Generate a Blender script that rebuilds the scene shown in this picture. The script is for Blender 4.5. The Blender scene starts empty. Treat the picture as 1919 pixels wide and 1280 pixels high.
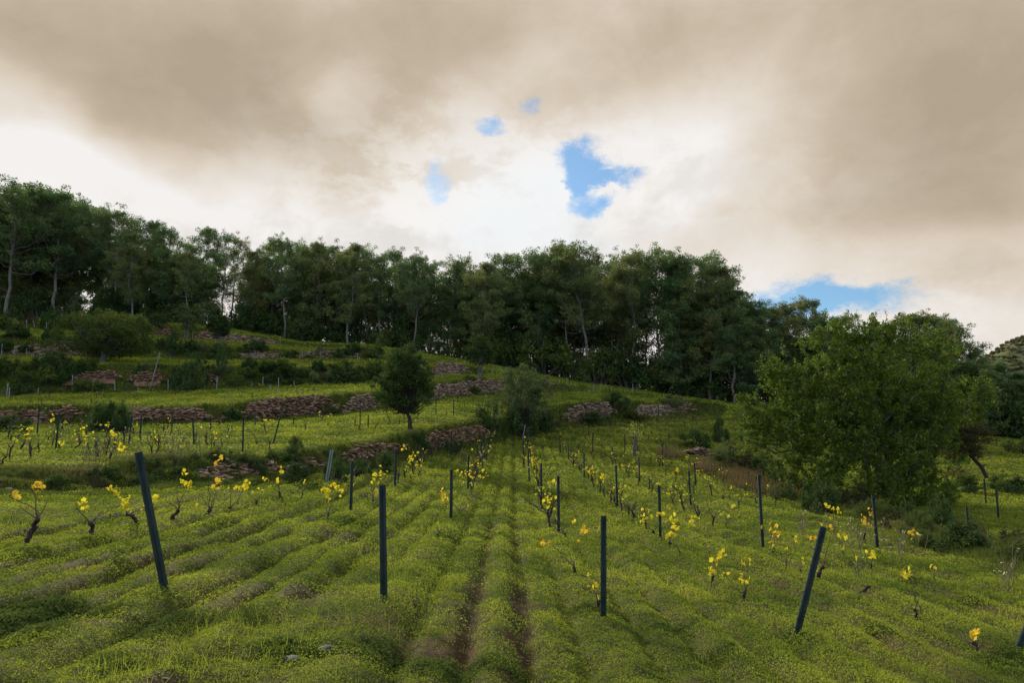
import bpy, math, random
import numpy as np
from mathutils import Vector, Matrix

# ------------------------------------------------------------------ camera
SC = bpy.context.scene
F, CX, CY = 1400.0, 959.5, 640.0            # focal length and centre of the photograph, in its pixels
PITCH = math.atan(200.0 / F)
CAMZ = 1.7
cam_d = bpy.data.cameras.new("camera")
cam_d.sensor_width = 36.0
cam_d.sensor_fit = 'HORIZONTAL'
cam_d.lens = 36.0 * F / 1919.0
cam_d.clip_start = 0.1
cam_d.clip_end = 3000.0
cam = bpy.data.objects.new("camera", cam_d)
SC.collection.objects.link(cam)
cam.location = (0, 0, CAMZ)
cam.rotation_euler = (math.pi / 2 + PITCH, 0, 0)
SC.camera = cam
SC.view_settings.view_transform = 'Standard'
SC.view_settings.look = 'None'
SC.view_settings.exposure = 0.4
SC.view_settings.gamma = 1.0
try:
    SC.cycles.use_denoising = True
    SC.cycles.max_bounces = 8
    SC.cycles.transparent_max_bounces = 8
    SC.cycles.diffuse_bounces = 3
    SC.cycles.caustics_reflective = False
    SC.cycles.caustics_refractive = False
except Exception:
    pass
CP, SP = math.cos(PITCH), math.sin(PITCH)


def ray(px, py):
    u = (px - CX) / F
    v = (CY - py) / F
    return u, CP - v * SP, SP + v * CP


def azel(px, py):
    x, y, z = ray(px, py)
    n = math.sqrt(x * x + y * y + z * z)
    return math.atan2(x, y), math.asin(z / n)


def at(px, py, Y):
    x, y, z = ray(px, py)
    return Vector((x * Y / y, Y, CAMZ + z * Y / y))


# ------------------------------------------------------------------ sun and sky
SUN_AZ, SUN_EL = math.radians(-36), math.radians(26)
sun_d = bpy.data.lights.new("sun", 'SUN')
sun_d.energy = 5.0
sun_d.angle = math.radians(7)
sun_d.color = (1.0, 0.9, 0.72)
sun = bpy.data.objects.new("sun", sun_d)
SC.collection.objects.link(sun)
sd = Vector((math.sin(SUN_AZ) * math.cos(SUN_EL), math.cos(SUN_AZ) * math.cos(SUN_EL), math.sin(SUN_EL)))
sun.rotation_euler = sd.to_track_quat('Z', 'Y').to_euler()

world = bpy.data.worlds.new("World")
SC.world = world
world.use_nodes = True


class NT:
    """tiny helper to write shader maths as expressions"""
    def __init__(s, tree):
        s.t = tree

    def n(s, kind, **kw):
        nd = s.t.nodes.new(kind)
        for k, v in kw.items():
            setattr(nd, k, v)
        return nd

    def put(s, sock, v):
        if isinstance(v, bpy.types.NodeSocket):
            s.t.links.new(v, sock)
        else:
            sock.default_value = v

    def m(s, op, a, b=0.0, c=0.0, clamp=False):
        nd = s.n('ShaderNodeMath', operation=op)
        nd.use_clamp = clamp
        s.put(nd.inputs[0], a)
        s.put(nd.inputs[1], b)
        s.put(nd.inputs[2], c)
        return nd.outputs[0]

    def noise(s, vec, scale, detail=5.0, rough=0.5, dist=0.0, col=False):
        nd = s.n('ShaderNodeTexNoise')
        if vec is not None:
            s.t.links.new(vec, nd.inputs['Vector'])
        nd.inputs['Scale'].default_value = scale
        nd.inputs['Detail'].default_value = detail
        nd.inputs['Roughness'].default_value = rough
        nd.inputs['Distortion'].default_value = dist
        return nd.outputs['Color' if col else 'Fac']

    def ramp(s, fac, stops, interp='LINEAR'):
        nd = s.n('ShaderNodeValToRGB')
        s.t.links.new(fac, nd.inputs[0])
        cr = nd.color_ramp
        cr.interpolation = interp
        while len(cr.elements) < len(stops):
            cr.elements.new(0.5)
        for e, (p, c) in zip(cr.elements, stops):
            e.position = p
            e.color = (c[0], c[1], c[2], 1.0)
        return nd.outputs[0]

    def mix(s, fac, a, b):
        nd = s.n('ShaderNodeMix', data_type='RGBA')
        s.put(nd.inputs[0], fac)
        for sock, v in ((nd.inputs[6], a), (nd.inputs[7], b)):
            if isinstance(v, tuple):
                v = (v[0], v[1], v[2], 1.0)
            s.put(sock, v)
        return nd.outputs[2]

    def smooth(s, v, lo, hi):
        nd = s.n('ShaderNodeMapRange', interpolation_type='SMOOTHSTEP')
        s.put(nd.inputs[0], v)
        nd.inputs[1].default_value = lo
        nd.inputs[2].default_value = hi
        nd.inputs[3].default_value = 0.0
        nd.inputs[4].default_value = 1.0
        return nd.outputs[0]


def build_sky():
    t = world.node_tree
    t.nodes.clear()
    q = NT(t)
    tc = q.n('ShaderNodeTexCoord')
    gen = tc.outputs['Generated']
    # cloud texture coordinates: direction flattened onto a cloud layer
    sep = q.n('ShaderNodeSeparateXYZ')
    t.links.new(gen, sep.inputs[0])
    X, Y, Z = sep.outputs
    az0 = q.m('ARCTAN2', X, Y)
    el0 = q.m('ARCSINE', Z)

    def comb(a, b, c=0.0):
        nd = q.n('ShaderNodeCombineXYZ')
        q.put(nd.inputs[0], a)
        q.put(nd.inputs[1], b)
        q.put(nd.inputs[2], c)
        return nd.outputs[0]
    # stretch noise horizontally a little (clouds are flattened)
    lay = comb(X, Y, q.m('MULTIPLY', Z, 1.5))
    w1 = q.noise(lay, 2.6, 4, 0.5, 0.3, True)
    ws = q.n('ShaderNodeSeparateXYZ')
    t.links.new(w1, ws.inputs[0])
    az = q.m('ADD', az0, q.m('MULTIPLY', q.m('SUBTRACT', ws.outputs[0], 0.5), 0.22))
    el = q.m('ADD', el0, q.m('MULTIPLY', q.m('SUBTRACT', ws.outputs[1], 0.5), 0.14))
    w2 = q.noise(lay, 16, 7, 0.66, 0.0, True)
    ws2 = q.n('ShaderNodeSeparateXYZ')
    t.links.new(w2, ws2.inputs[0])
    azf = q.m('ADD', az0, q.m('MULTIPLY', q.m('SUBTRACT', ws2.outputs[0], 0.5), 0.075))
    elf = q.m('ADD', el0, q.m('MULTIPLY', q.m('SUBTRACT', ws2.outputs[1], 0.5), 0.075))

    def blob(a, e, px, py, rx, ry, rot=0.0):
        a0, e0 = azel(px, py)
        rx, ry = rx / F, ry / F
        c, s_ = math.cos(math.radians(rot)), math.sin(math.radians(rot))
        da = q.m('SUBTRACT', a, a0)
        de = q.m('SUBTRACT', e, e0)
        p1 = q.m('ADD', q.m('MULTIPLY', da, c / rx), q.m('MULTIPLY', de, s_ / rx))
        p2 = q.m('ADD', q.m('MULTIPLY', da, -s_ / ry), q.m('MULTIPLY', de, c / ry))
        d = q.m('ADD', q.m('MULTIPLY', p1, p1), q.m('MULTIPLY', p2, p2))
        return q.m('EXPONENT', q.m('MULTIPLY', d, -1.0))

    # (x, y, rx, ry, rot, weight): dark cloud bellies negative, thin bright cloud positive
    blobs = [
        (300, 60, 620, 190, -8, -0.62), (470, 230, 330, 90, -10, -0.34), (850, 40, 320, 140, 0, -0.34),
        (150, 170, 260, 70, -12, -0.12), (840, 200, 90, 60, 0, -0.06),
        (1380, 20, 520, 110, 0, -0.45), (1700, 250, 330, 170, 0, -0.52), (1900, 120, 260, 260, 0, -0.40),
        (1720, 390, 200, 60, -8, -0.22), (1600, 445, 330, 50, 0, -0.22), (1850, 530, 180, 40, 0, -0.26),
        (1150, 170, 160, 60, 10, -0.12), (640, 330, 90, 40, 30, -0.08), (1500, 470, 180, 60, 0, -0.10),
        (150, 330, 420, 80, -12, 0.20), (1330, 280, 170, 110, 60, 0.30), (1010, 340, 230, 140, 0, 0.24),
        (640, 190, 70, 50, 0, 0.20), (870, 260, 90, 60, 0, 0.10), (1000, 120, 150, 60, 20, 0.12), (60, 260, 200, 90, -10, 0.12), (1500, 470, 220, 60, 0, 0.08), (480, 420, 500, 90, 0, 0.12), (1060, 90, 110, 80, 40, 0.12),
        (960, -500, 1500, 420, 0, -0.25), (40, 190, 90, 40, -20, 0.2),
    ]
    B = None
    for (px, py, rx, ry, rot, w) in blobs:
        g = q.m('MULTIPLY', blob(az, el, px, py, rx, ry, rot), w)
        B = g if B is None else q.m('ADD', B, g)
    # behind the camera the overcast is heavier
    front = q.smooth(Y, -0.9, 0.4)
    B = q.m('ADD', B, q.m('MULTIPLY', front, 0.20))
    B = q.m('ADD', B, 0.70)
    det = q.noise(lay, 6.0, 9, 0.62, 0.25)
    det2 = q.noise(lay, 2.0, 6, 0.55, 0.6)
    B = q.m('ADD', B, q.m('MULTIPLY', q.m('SUBTRACT', det, 0.5), 0.78))
    B = q.m('ADD', B, q.m('MULTIPLY', q.m('SUBTRACT', det2, 0.5), 0.34))
    cloud = q.ramp(B, [(0.0, (0.335, 0.278, 0.205)), (0.28, (0.425, 0.357, 0.272)), (0.50, (0.52, 0.45, 0.365)),
                       (0.70, (0.59, 0.535, 0.47)), (0.86, (0.64, 0.60, 0.555)), (1.0, (0.685, 0.665, 0.65))])
    # billowing sunlit cumulus in front of the thin cloud
    pz = q.m('MULTIPLY', blob(az, el, 1010, 370, 330, 130, -5), 1.0)
    pz = q.m('ADD', pz, q.m('MULTIPLY', blob(az, el, 500, 430, 520, 90, 5), 0.6))
    pz = q.m('ADD', pz, q.m('MULTIPLY', blob(az, el, 1750, 600, 260, 60, 0), 0.35))
    pf = q.smooth(q.noise(lay, 11, 9, 0.62, 0.15), 0.44, 0.58)
    cloud = q.mix(q.m('MULTIPLY', q.m('MULTIPLY', pf, pz), 0.9), cloud, (0.715, 0.70, 0.685))
    sh = q.smooth(q.noise(lay, 8, 9, 0.64, 0.2), 0.47, 0.66)
    cloud = q.mix(q.m('MULTIPLY', q.m('MULTIPLY', sh, pz), 0.85), cloud, (0.53, 0.50, 0.475))
    # faint cool tint where the cloud is thin
    tint = q.m('MULTIPLY', q.smooth(q.noise(lay, 3.3, 5, 0.55, 0.2), 0.5, 0.72), 0.35)
    tint = q.m('MULTIPLY', tint, q.smooth(B, 0.6, 0.95))
    cloud = q.mix(tint, cloud, (0.60, 0.68, 0.74))
    # holes to the blue
    holes = [(1090, 322, 46, 62, 0, 1.25), (1155, 334, 62, 21, 6, 1.1), (1064, 290, 44, 22, -20, 0.8), (822, 335, 24, 44, -15, 0.85),
             (921, 234, 32, 24, 0, 0.85), (990, 198, 30, 28, 0, 0.72), (1585, 560, 112, 30, 0, 1.3), (1495, 558, 80, 40, 10, 0.8), (1135, 352, 24, 12, 10, -0.9), (1052, 352, 14, 22, 0, -0.7), (1110, 290, 30, 10, 0, -0.3), (860, 400, 50, 22, 0, 0.16),
             (1120, 385, 30, 14, 20, 0.55), (760, 412, 80, 22, 0, 0.20), (1445, 580, 40, 30, 0, 0.4), (1130, 375, 30, 30, 0, 0.2)]
    Hs = None
    for (px, py, rx, ry, rot, w) in holes:
        g = q.m('MULTIPLY', blob(azf, elf, px, py, rx, ry, rot), w)
        Hs = g if Hs is None else q.m('ADD', Hs, g)
    hn = q.m('ADD', Hs, q.m('MULTIPLY', q.m('SUBTRACT', q.noise(lay, 15, 10, 0.74), 0.5), 1.7))
    hn = q.m('ADD', hn, q.m('MULTIPLY', q.m('SUBTRACT', q.noise(lay, 55, 8, 0.75), 0.5), 0.9))
    hole = q.m('MULTIPLY', q.smooth(q.m('MULTIPLY', hn, q.smooth(Hs, 0.06, 0.5)), 0.08, 1.25), 0.93)
    # blue added to the unseen sky behind the camera as cool fill light
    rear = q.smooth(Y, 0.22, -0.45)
    blue_fill = q.m('MULTIPLY', rear, q.smooth(q.noise(lay, 1.6, 4, 0.55), 0.34, 0.56))
    blue_fill = q.m('MULTIPLY', blue_fill, 0.85)
    sky = q.n('ShaderNodeTexSky', sky_type='NISHITA')
    sky.sun_disc = False
    sky.sun_elevation = SUN_EL
    sky.sun_rotation = SUN_AZ
    sky.ozone_density = 3.0
    blue = q.n('ShaderNodeVectorMath', operation='MULTIPLY')
    t.links.new(sky.outputs[0], blue.inputs[0])
    blue.inputs[1].default_value = (0.066, 0.094, 0.106)
    mx = q.mix(q.m('MAXIMUM', hole, blue_fill), cloud, blue.outputs[0])
    # unseen sky behind the camera boosted, added fill for the wood and shadows
    fill_gain = q.m('ADD', 1.0, q.m('MULTIPLY', rear, 1.15))
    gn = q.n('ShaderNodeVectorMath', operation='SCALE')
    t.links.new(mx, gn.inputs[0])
    t.links.new(fill_gain, gn.inputs['Scale'])
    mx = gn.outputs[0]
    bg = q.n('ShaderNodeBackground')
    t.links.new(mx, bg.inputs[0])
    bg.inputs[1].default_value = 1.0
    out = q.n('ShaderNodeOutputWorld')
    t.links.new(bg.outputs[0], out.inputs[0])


build_sky()
try:
    world.cycles.sampling_method = 'MANUAL'
    world.cycles.sample_map_resolution = 1024
except Exception:
    pass

# ------------------------------------------------------------------ object helpers
COL = SC.collection


def tag(o, label=None, cat=None, group=None, kind=None):
    if label:
        o['label'] = label
    if cat:
        o['category'] = cat
    if group:
        o['group'] = group
    if kind:
        o['kind'] = kind
    return o


def empty(name, loc=(0, 0, 0), rz=0.0):
    o = bpy.data.objects.new(name, None)
    COL.objects.link(o)
    o.empty_display_size = 0.3
    o.location = loc
    o.rotation_euler = (0, 0, rz)
    return o


def mesh_of(name, verts, faces, mat, smooth=False):
    """verts Nx3 array, faces list of equal-length index arrays (each an MxK array)"""
    me = bpy.data.meshes.new(name)
    verts = np.asarray(verts, dtype=np.float32)
    me.vertices.add(len(verts))
    me.vertices.foreach_set('co', verts.ravel())
    if not isinstance(faces, list):
        faces = [faces]
    faces = [np.asarray(f, dtype=np.int32) for f in faces if len(f)]
    nl = sum(f.size for f in faces)
    nf = sum(len(f) for f in faces)
    me.loops.add(nl)
    me.loops.foreach_set('vertex_index', np.concatenate([f.ravel() for f in faces]))
    me.polygons.add(nf)
    tot = np.concatenate([np.full(len(f), f.shape[1], dtype=np.int32) for f in faces])
    start = np.concatenate([[0], np.cumsum(tot)[:-1]]).astype(np.int32)
    me.polygons.foreach_set('loop_start', start)
    me.polygons.foreach_set('loop_total', tot)
    if smooth:
        me.polygons.foreach_set('use_smooth', np.ones(nf, dtype=bool))
    me.materials.append(mat)
    me.update(calc_edges=True)
    return me


def link(name, me, parent=None, loc=None):
    o = bpy.data.objects.new(name, me)
    COL.objects.link(o)
    if parent is not None:
        o.parent = parent
    if loc is not None:
        o.location = loc
    return o


def copy_tree(o, parent=None):
    c = o.copy()
    COL.objects.link(c)
    c.parent = parent
    for ch in list(o.children):
        copy_tree(ch, c)
    return c


class Geo:
    """collects vertices and faces"""
    def __init__(s):
        s.v, s.f, s.n = [], {}, 0

    def add(s, v, f):
        v = np.asarray(v, dtype=np.float64).reshape(-1, 3)
        f = np.asarray(f, dtype=np.int64)
        s.v.append(v)
        s.f.setdefault(f.shape[1], []).append(f + s.n)
        s.n += len(v)

    def tube(s, path, rad, sides=6, cap=True):
        P = np.asarray([tuple(p) for p in path], dtype=np.float64)
        R = np.asarray(rad, dtype=np.float64)
        n = len(P)
        T = np.gradient(P, axis=0)
        T /= np.linalg.norm(T, axis=1)[:, None] + 1e-9
        ref = np.array([0.31, 0.95, 0.1]) if abs(T[0][2]) > 0.5 else np.array([0.05, 0.1, 1.0])
        A = np.cross(T, ref)
        A /= np.linalg.norm(A, axis=1)[:, None] + 1e-9
        Bv = np.cross(T, A)
        th = np.linspace(0, 2 * np.pi, sides, endpoint=False)
        V = (P[:, None, :] + R[:, None, None] * (np.cos(th)[None, :, None] * A[:, None, :] + np.sin(th)[None, :, None] * Bv[:, None, :]))
        idx = np.arange(n * sides).reshape(n, sides)
        nx = np.roll(idx, -1, axis=1)
        f = np.stack([idx[:-1], nx[:-1], nx[1:], idx[1:]], axis=-1).reshape(-1, 4)
        s.add(V.reshape(-1, 3), f)
        if cap:
            s.add(np.vstack([V[-1], P[-1] + T[-1] * R[-1] * 0.6]), np.array([[i, (i + 1) % sides, sides] for i in range(sides)]))

    def leaves(s, C, size, rs, asp=0.55, up=0.4, size_var=0.4, fold=0.0, dirs=None, droop=0.0):
        """one rhombus per centre C (Nx3)"""
        C = np.asarray(C, dtype=np.float64)
        n = len(C)
        if n == 0:
            return
        N = rs.normal(size=(n, 3))
        N[:, 2] = np.abs(N[:, 2]) + up
        N /= np.linalg.norm(N, axis=1)[:, None]
        D = rs.normal(size=(n, 3)) if dirs is None else dirs + rs.normal(size=(n, 3)) * 0.5
        D[:, 2] -= droop
        D -= N * np.sum(D * N, axis=1)[:, None]
        D /= np.linalg.norm(D, axis=1)[:, None] + 1e-9
        W = np.cross(N, D)
        L = (np.asarray(size) * (1 + rs.uniform(-size_var, size_var, n)))[:, None]
        a = C - D * L * 0.5
        b = C + W * L * asp * 0.5 + D * L * 0.05 + N * L * fold
        c = C + D * L * 0.5
        d = C - W * L * asp * 0.5 + D * L * 0.05 + N * L * fold
        V = np.stack([a, b, c, d], axis=1).reshape(-1, 3)
        s.add(V, np.arange(4 * n).reshape(n, 4))

    def arrays(s):
        return np.vstack(s.v), [np.vstack(f) for f in s.f.values()]

    def mesh(s, name, mat, smooth=False):
        v, f = s.arrays()
        return mesh_of(name, v, f, mat, smooth)


# ------------------------------------------------------------------ numpy noise
def _hash(ix, iy, seed):
    h = (ix.astype(np.int64) * 374761393 + iy.astype(np.int64) * 668265263 + seed * 1274126177) & 0xFFFFFFFF
    h = ((h ^ (h >> 13)) * 1274126177) & 0xFFFFFFFF
    return ((h ^ (h >> 16)) & 0xFFFF) / 65535.0


def vnoise(x, y, seed=0):
    x = np.asarray(x, dtype=np.float64)
    y = np.asarray(y, dtype=np.float64)
    ix, iy = np.floor(x), np.floor(y)
    fx, fy = x - ix, y - iy
    fx = fx * fx * (3 - 2 * fx)
    fy = fy * fy * (3 - 2 * fy)
    a, b = _hash(ix, iy, seed), _hash(ix + 1, iy, seed)
    c, d = _hash(ix, iy + 1, seed), _hash(ix + 1, iy + 1, seed)
    return (a * (1 - fx) + b * fx) * (1 - fy) + (c * (1 - fx) + d * fx) * fy


def fbm(x, y, seed=0, oct=4):
    s, a, t = 0.0, 0.5, 0.0
    for i in range(oct):
        s = s + a * vnoise(x * 2 ** i, y * 2 ** i, seed + i * 17)
        t += a
        a *= 0.5
    return s / t


def sstep(v, lo, hi):
    t = np.clip((v - lo) / (hi - lo), 0, 1)
    return t * t * (3 - 2 * t)


# ------------------------------------------------------------------ materials
def mat(name):
    m = bpy.data.materials.new(name)
    m.use_nodes = True
    m.node_tree.nodes.clear()
    return m, NT(m.node_tree)


def leaf_mat(name, dark, light, trans=0.35, trans_col=None, patch=0.6, patch_scale=0.35, extra=None, gloss=0.0, rough=0.5):
    m, q = mat(name)
    t = m.node_tree
    geo = q.n('ShaderNodeNewGeometry')
    rnd = geo.outputs['Random Per Island']
    pn = q.noise(geo.outputs['Position'], patch_scale, 4, 0.6)
    fac = q.m('ADD', q.m('MULTIPLY', rnd, 1 - patch), q.m('MULTIPLY', q.smooth(pn, 0.32, 0.68), patch))
    col = q.mix(fac, dark, light)
    if extra:
        col = extra(q, geo, col, rnd)
    d = q.n('ShaderNodeBsdfDiffuse')
    t.links.new(col, d.inputs[0])
    tr = q.n('ShaderNodeBsdfTranslucent')
    if trans_col:
        cc = q.n('ShaderNodeVectorMath', operation='MULTIPLY')
        t.links.new(col, cc.inputs[0])
        cc.inputs[1].default_value = trans_col
        t.links.new(cc.outputs[0], tr.inputs[0])
    else:
        t.links.new(col, tr.inputs[0])
    ms = q.n('ShaderNodeMixShader')
    ms.inputs[0].default_value = trans
    t.links.new(d.outputs[0], ms.inputs[1])
    t.links.new(tr.outputs[0], ms.inputs[2])
    last = ms.outputs[0]
    if gloss:
        g = q.n('ShaderNodeBsdfGlossy')
        g.inputs['Roughness'].default_value = rough
        g.inputs[0].default_value = (1, 1, 1, 1)
        m2 = q.n('ShaderNodeMixShader')
        m2.inputs[0].default_value = gloss
        t.links.new(last, m2.inputs[1])
        t.links.new(g.outputs[0], m2.inputs[2])
        last = m2.outputs[0]
    out = q.n('ShaderNodeOutputMaterial')
    t.links.new(last, out.inputs[0])
    return m


def solid_mat(name, stops, scale=8.0, rough=0.9, metallic=0.0, bump=0.0, bump_scale=40.0, island=0.0, spec=0.3, detail=5):
    m, q = mat(name)
    t = m.node_tree
    tc = q.n('ShaderNodeTexCoord')
    geo = q.n('ShaderNodeNewGeometry')
    nz = q.noise(tc.outputs['Object'], scale, detail, 0.6)
    fac = nz
    if island:
        fac = q.m('ADD', q.m('MULTIPLY', nz, 1 - island), q.m('MULTIPLY', geo.outputs['Random Per Island'], island))
    col = q.ramp(fac, stops)
    b = q.n('ShaderNodeBsdfPrincipled')
    t.links.new(col, b.inputs['Base Color'])
    b.inputs['Roughness'].default_value = rough
    b.inputs['Metallic'].default_value = metallic
    b.inputs['Specular IOR Level'].default_value = spec
    if bump:
        bn = q.n('ShaderNodeBump')
        bn.inputs['Strength'].default_value = bump
        bn.inputs['Distance'].default_value = 0.02
        t.links.new(q.noise(tc.outputs['Object'], bump_scale, 5, 0.6), bn.inputs['Height'])
        t.links.new(bn.outputs[0], b.inputs['Normal'])
    out = q.n('ShaderNodeOutputMaterial')
    t.links.new(b.outputs[0], out.inputs[0])
    return m


def grass_extra(q, geo, col, rnd):
    # dry straw-coloured leaves and bright yellow-green patches
    dry = q.m('MULTIPLY', q.m('GREATER_THAN', rnd, 0.96), 0.3)
    col = q.mix(dry, col, (0.26, 0.20, 0.06))
    p2 = q.smooth(q.noise(geo.outputs['Position'], 1.7, 3, 0.6), 0.52, 0.72)
    col = q.mix(q.m('MULTIPLY', p2, 0.75), col, (0.055, 0.100, 0.022))
    p3 = q.smooth(q.noise(geo.outputs['Position'], 0.9, 3, 0.6), 0.60, 0.75)
    return q.mix(q.m('MULTIPLY', p3, 0.6), col, (0.25, 0.215, 0.030))


M_GRASS = leaf_mat('clover_leaves', (0.078, 0.124, 0.020), (0.290, 0.330, 0.046), trans=0.42, trans_col=(1.15, 1.15, 0.8),
                   patch=0.74, patch_scale=0.45, extra=grass_extra)
M_BANK = leaf_mat('rough_grass', (0.045, 0.072, 0.016), (0.14, 0.155, 0.035), trans=0.35, patch=0.6, patch_scale=0.5)
M_DRY = leaf_mat('dry_straw', (0.085, 0.072, 0.030), (0.185, 0.145, 0.068), trans=0.3, patch=0.4, patch_scale=1.0)
M_PINE = leaf_mat('pine_needles', (0.062, 0.130, 0.058), (0.190, 0.255, 0.082), trans=0.40, patch=0.5, patch_scale=0.25)
M_PINE_B = leaf_mat('old_pine_needles', (0.085, 0.130, 0.055), (0.235, 0.250, 0.080), trans=0.40, patch=0.5, patch_scale=0.3)
M_DARKLEAF = leaf_mat('dark_shrub_leaves', (0.026, 0.056, 0.018), (0.078, 0.115, 0.032), trans=0.25, patch=0.5, patch_scale=0.8)
M_MIDLEAF = leaf_mat('shrub_leaves', (0.042, 0.074, 0.018), (0.125, 0.155, 0.036), trans=0.3, patch=0.5, patch_scale=0.8)
M_OLIVE = leaf_mat('olive_leaves', (0.055, 0.085, 0.035), (0.14, 0.170, 0.060), trans=0.3, patch=0.5, patch_scale=0.8)
M_CAROB = leaf_mat('carob_leaves', (0.034, 0.078, 0.014), (0.150, 0.205, 0.022), trans=0.40, trans_col=(1.2, 1.2, 0.7), patch=0.5,
                   patch_scale=0.9, gloss=0.015, rough=0.5)
M_VINELEAF = leaf_mat('yellow_vine_leaves', (0.42, 0.36, 0.02), (0.70, 0.62, 0.06), trans=0.42, trans_col=(1.1, 1.05, 0.6), patch=0.3, patch_scale=3.0)
M_VINEORANGE = leaf_mat('orange_vine_leaves', (0.50, 0.28, 0.02), (0.70, 0.56, 0.06), trans=0.42, patch=0.3, patch_scale=6.0)
M_VINEGREEN = leaf_mat('pale_green_vine_leaves', (0.20, 0.25, 0.03), (0.42, 0.44, 0.06), trans=0.5, patch=0.3, patch_scale=6.0)
M_DEADLEAF = leaf_mat('brown_dry_foliage', (0.028, 0.030, 0.014), (0.075, 0.066, 0.030), trans=0.25, patch=0.5, patch_scale=0.8)
M_VINEWOOD = solid_mat('vine_bark', [(0.3, (0.012, 0.009, 0.008)), (0.7, (0.05, 0.036, 0.03))], 30, 0.95, bump=0.8, bump_scale=60)
M_CANE = solid_mat('cane_bark', [(0.3, (0.05, 0.03, 0.02)), (0.7, (0.11, 0.075, 0.05))], 20, 0.8)
M_BARK = solid_mat('pine_bark', [(0.3, (0.07, 0.06, 0.055)), (0.7, (0.22, 0.19, 0.165))], 6, 0.95, bump=0.6, bump_scale=12)
M_GREYBARK = solid_mat('grey_bark', [(0.3, (0.05, 0.045, 0.04)), (0.7, (0.15, 0.135, 0.115))], 10, 0.95, bump=0.6, bump_scale=30)
M_POST = solid_mat('galvanised_steel', [(0.35, (0.008, 0.017, 0.016)), (0.56, (0.018, 0.030, 0.027)), (0.68, (0.050, 0.033, 0.022))], 7, 0.8, metallic=0.0, spec=0.15,
                   bump=0.15, bump_scale=90)
M_POSTLIGHT = solid_mat('weathered_post', [(0.35, (0.12, 0.14, 0.15)), (0.7, (0.21, 0.23, 0.24))], 9, 0.7)
M_STONE = solid_mat('red_limestone', [(0.1, (0.045, 0.022, 0.014)), (0.4, (0.110, 0.055, 0.033)), (0.6, (0.18, 0.10, 0.062)), (0.9, (0.27, 0.20, 0.145))],
                    1.6, 0.95, bump=0.8, bump_scale=14, island=0.65)
M_STONEG = solid_mat('pale_limestone', [(0.1, (0.060, 0.034, 0.022)), (0.5, (0.165, 0.105, 0.070)), (0.9, (0.31, 0.24, 0.175))],
                     1.6, 0.95, bump=0.8, bump_scale=14, island=0.65)
M_EARTH = solid_mat('red_earth', [(0.3, (0.07, 0.035, 0.02)), (0.7, (0.16, 0.075, 0.045))], 3.0, 0.98, bump=1.0, bump_scale=12, island=0.4)

# ------------------------------------------------------------------ terrain
# for columns of the photograph: distance and picture height of every terrace edge
# base1 top1 base2 top2 base3 top3 base4 top4 base5 top5 ridge
TERR = {
    -500: [(16.5, 938), (18.6, 884), (38, 806), (39.5, 770), (54, 742), (56.5, 690), (68, 670), (71, 634), (86, 618), (88, 606), (104, 598)],
    0:    [(17, 932), (19.3, 880), (40, 801), (41.5, 766), (56, 745), (58.5, 690), (70, 669), (73, 633), (88, 617), (90, 605), (104, 598)],
    200:  [(18, 927), (20.4, 870), (41, 799), (42.5, 763), (57, 737), (59.5, 686), (71, 671), (74, 638), (87, 623), (89, 604), (104, 597)],
    400:  [(20, 912), (22.2, 864), (43, 797), (44.5, 762), (60, 732), (62.5, 690), (75, 676), (77, 655), (86, 640), (88, 620), (101, 612)],
    560:  [(23.4, 900), (25, 855), (47, 786), (48.5, 749), (63, 725), (65.5, 692), (76, 675), (78, 658), (85, 651), (86, 647), (99, 640)],
    700:  [(29, 872), (30.3, 836), (53, 772), (54.6, 738), (66, 716), (68.5, 694), (76, 673), (78, 658), (83, 655), (84, 652), (97, 648)],
    850:  [(40, 845), (41.5, 800), (62, 747), (64, 716), (75, 703), (76.5, 687), (80, 684), (82, 680), (85, 678), (86, 676), (96, 670)],
    950:  [(50, 824), (51.5, 786), (70, 738), (72, 709), (79, 703), (80, 699), (83, 697), (85, 695), (87, 694), (88, 693), (95, 690)],
    1100: [(62, 797), (64, 757), (80, 735), (81.5, 726), (84, 725), (85, 724), (87, 723), (88, 722), (90, 721), (91, 720), (95, 718)],
    1300: [(76, 776), (77.5, 754), (82, 752), (83, 751), (84, 750), (85, 750), (87, 749), (88, 749), (90, 748), (91, 748), (94, 747)],
    1500: [(70, 792), (71.5, 786), (76, 782), (77, 781), (78, 780), (79, 779), (81, 778), (82, 778), (84, 777), (85, 776), (90, 774)],
    1700: [(60, 822), (61.5, 818), (67, 812), (68, 811), (70, 810), (71, 809), (74, 808), (76, 806), (78, 805), (80, 804), (86, 801)],
    1919: [(52, 852), (53.5, 848), (60, 840), (61, 839), (63, 838), (64, 837), (68, 835), (70, 834), (73, 832), (75, 831), (82, 828)],
    2500: [(48, 862), (49, 860), (56, 850), (57, 849), (60, 846), (61, 845), (64, 843), (66, 842), (69, 840), (71, 838), (80, 834)],
}
_cols = sorted(TERR)
_S = np.array([ray(c, 760)[0] / ray(c, 760)[1] for c in _cols])
_YB = np.array([[p[0] for p in TERR[c]] for c in _cols])
_ZB = np.array([[CAMZ + (ray(c, p[1])[2] / ray(c, p[1])[1]) * p[0] for p in TERR[c]] for c in _cols])
NLEV = _YB.shape[1]


def breaks(s):
    s = np.clip(np.asarray(s, dtype=np.float64), _S[0], _S[-1])
    YB = np.stack([np.interp(s, _S, _YB[:, k]) for k in range(NLEV)], -1)
    ZB = np.stack([np.interp(s, _S, _ZB[:, k]) for k in range(NLEV)], -1)
    return YB, ZB


def near_plane(X):
    return np.interp(X, [-40, -14, -10, -6.4, -3.7, -1.35, 1, 3.2, 5.6, 8, 12, 16, 40],
                     [1.0, 0.85, 0.62, 0.38, 0.13, 0.0, -0.3, -0.45, -0.58, -0.6, -0.85, -1.05, -1.3])


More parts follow.
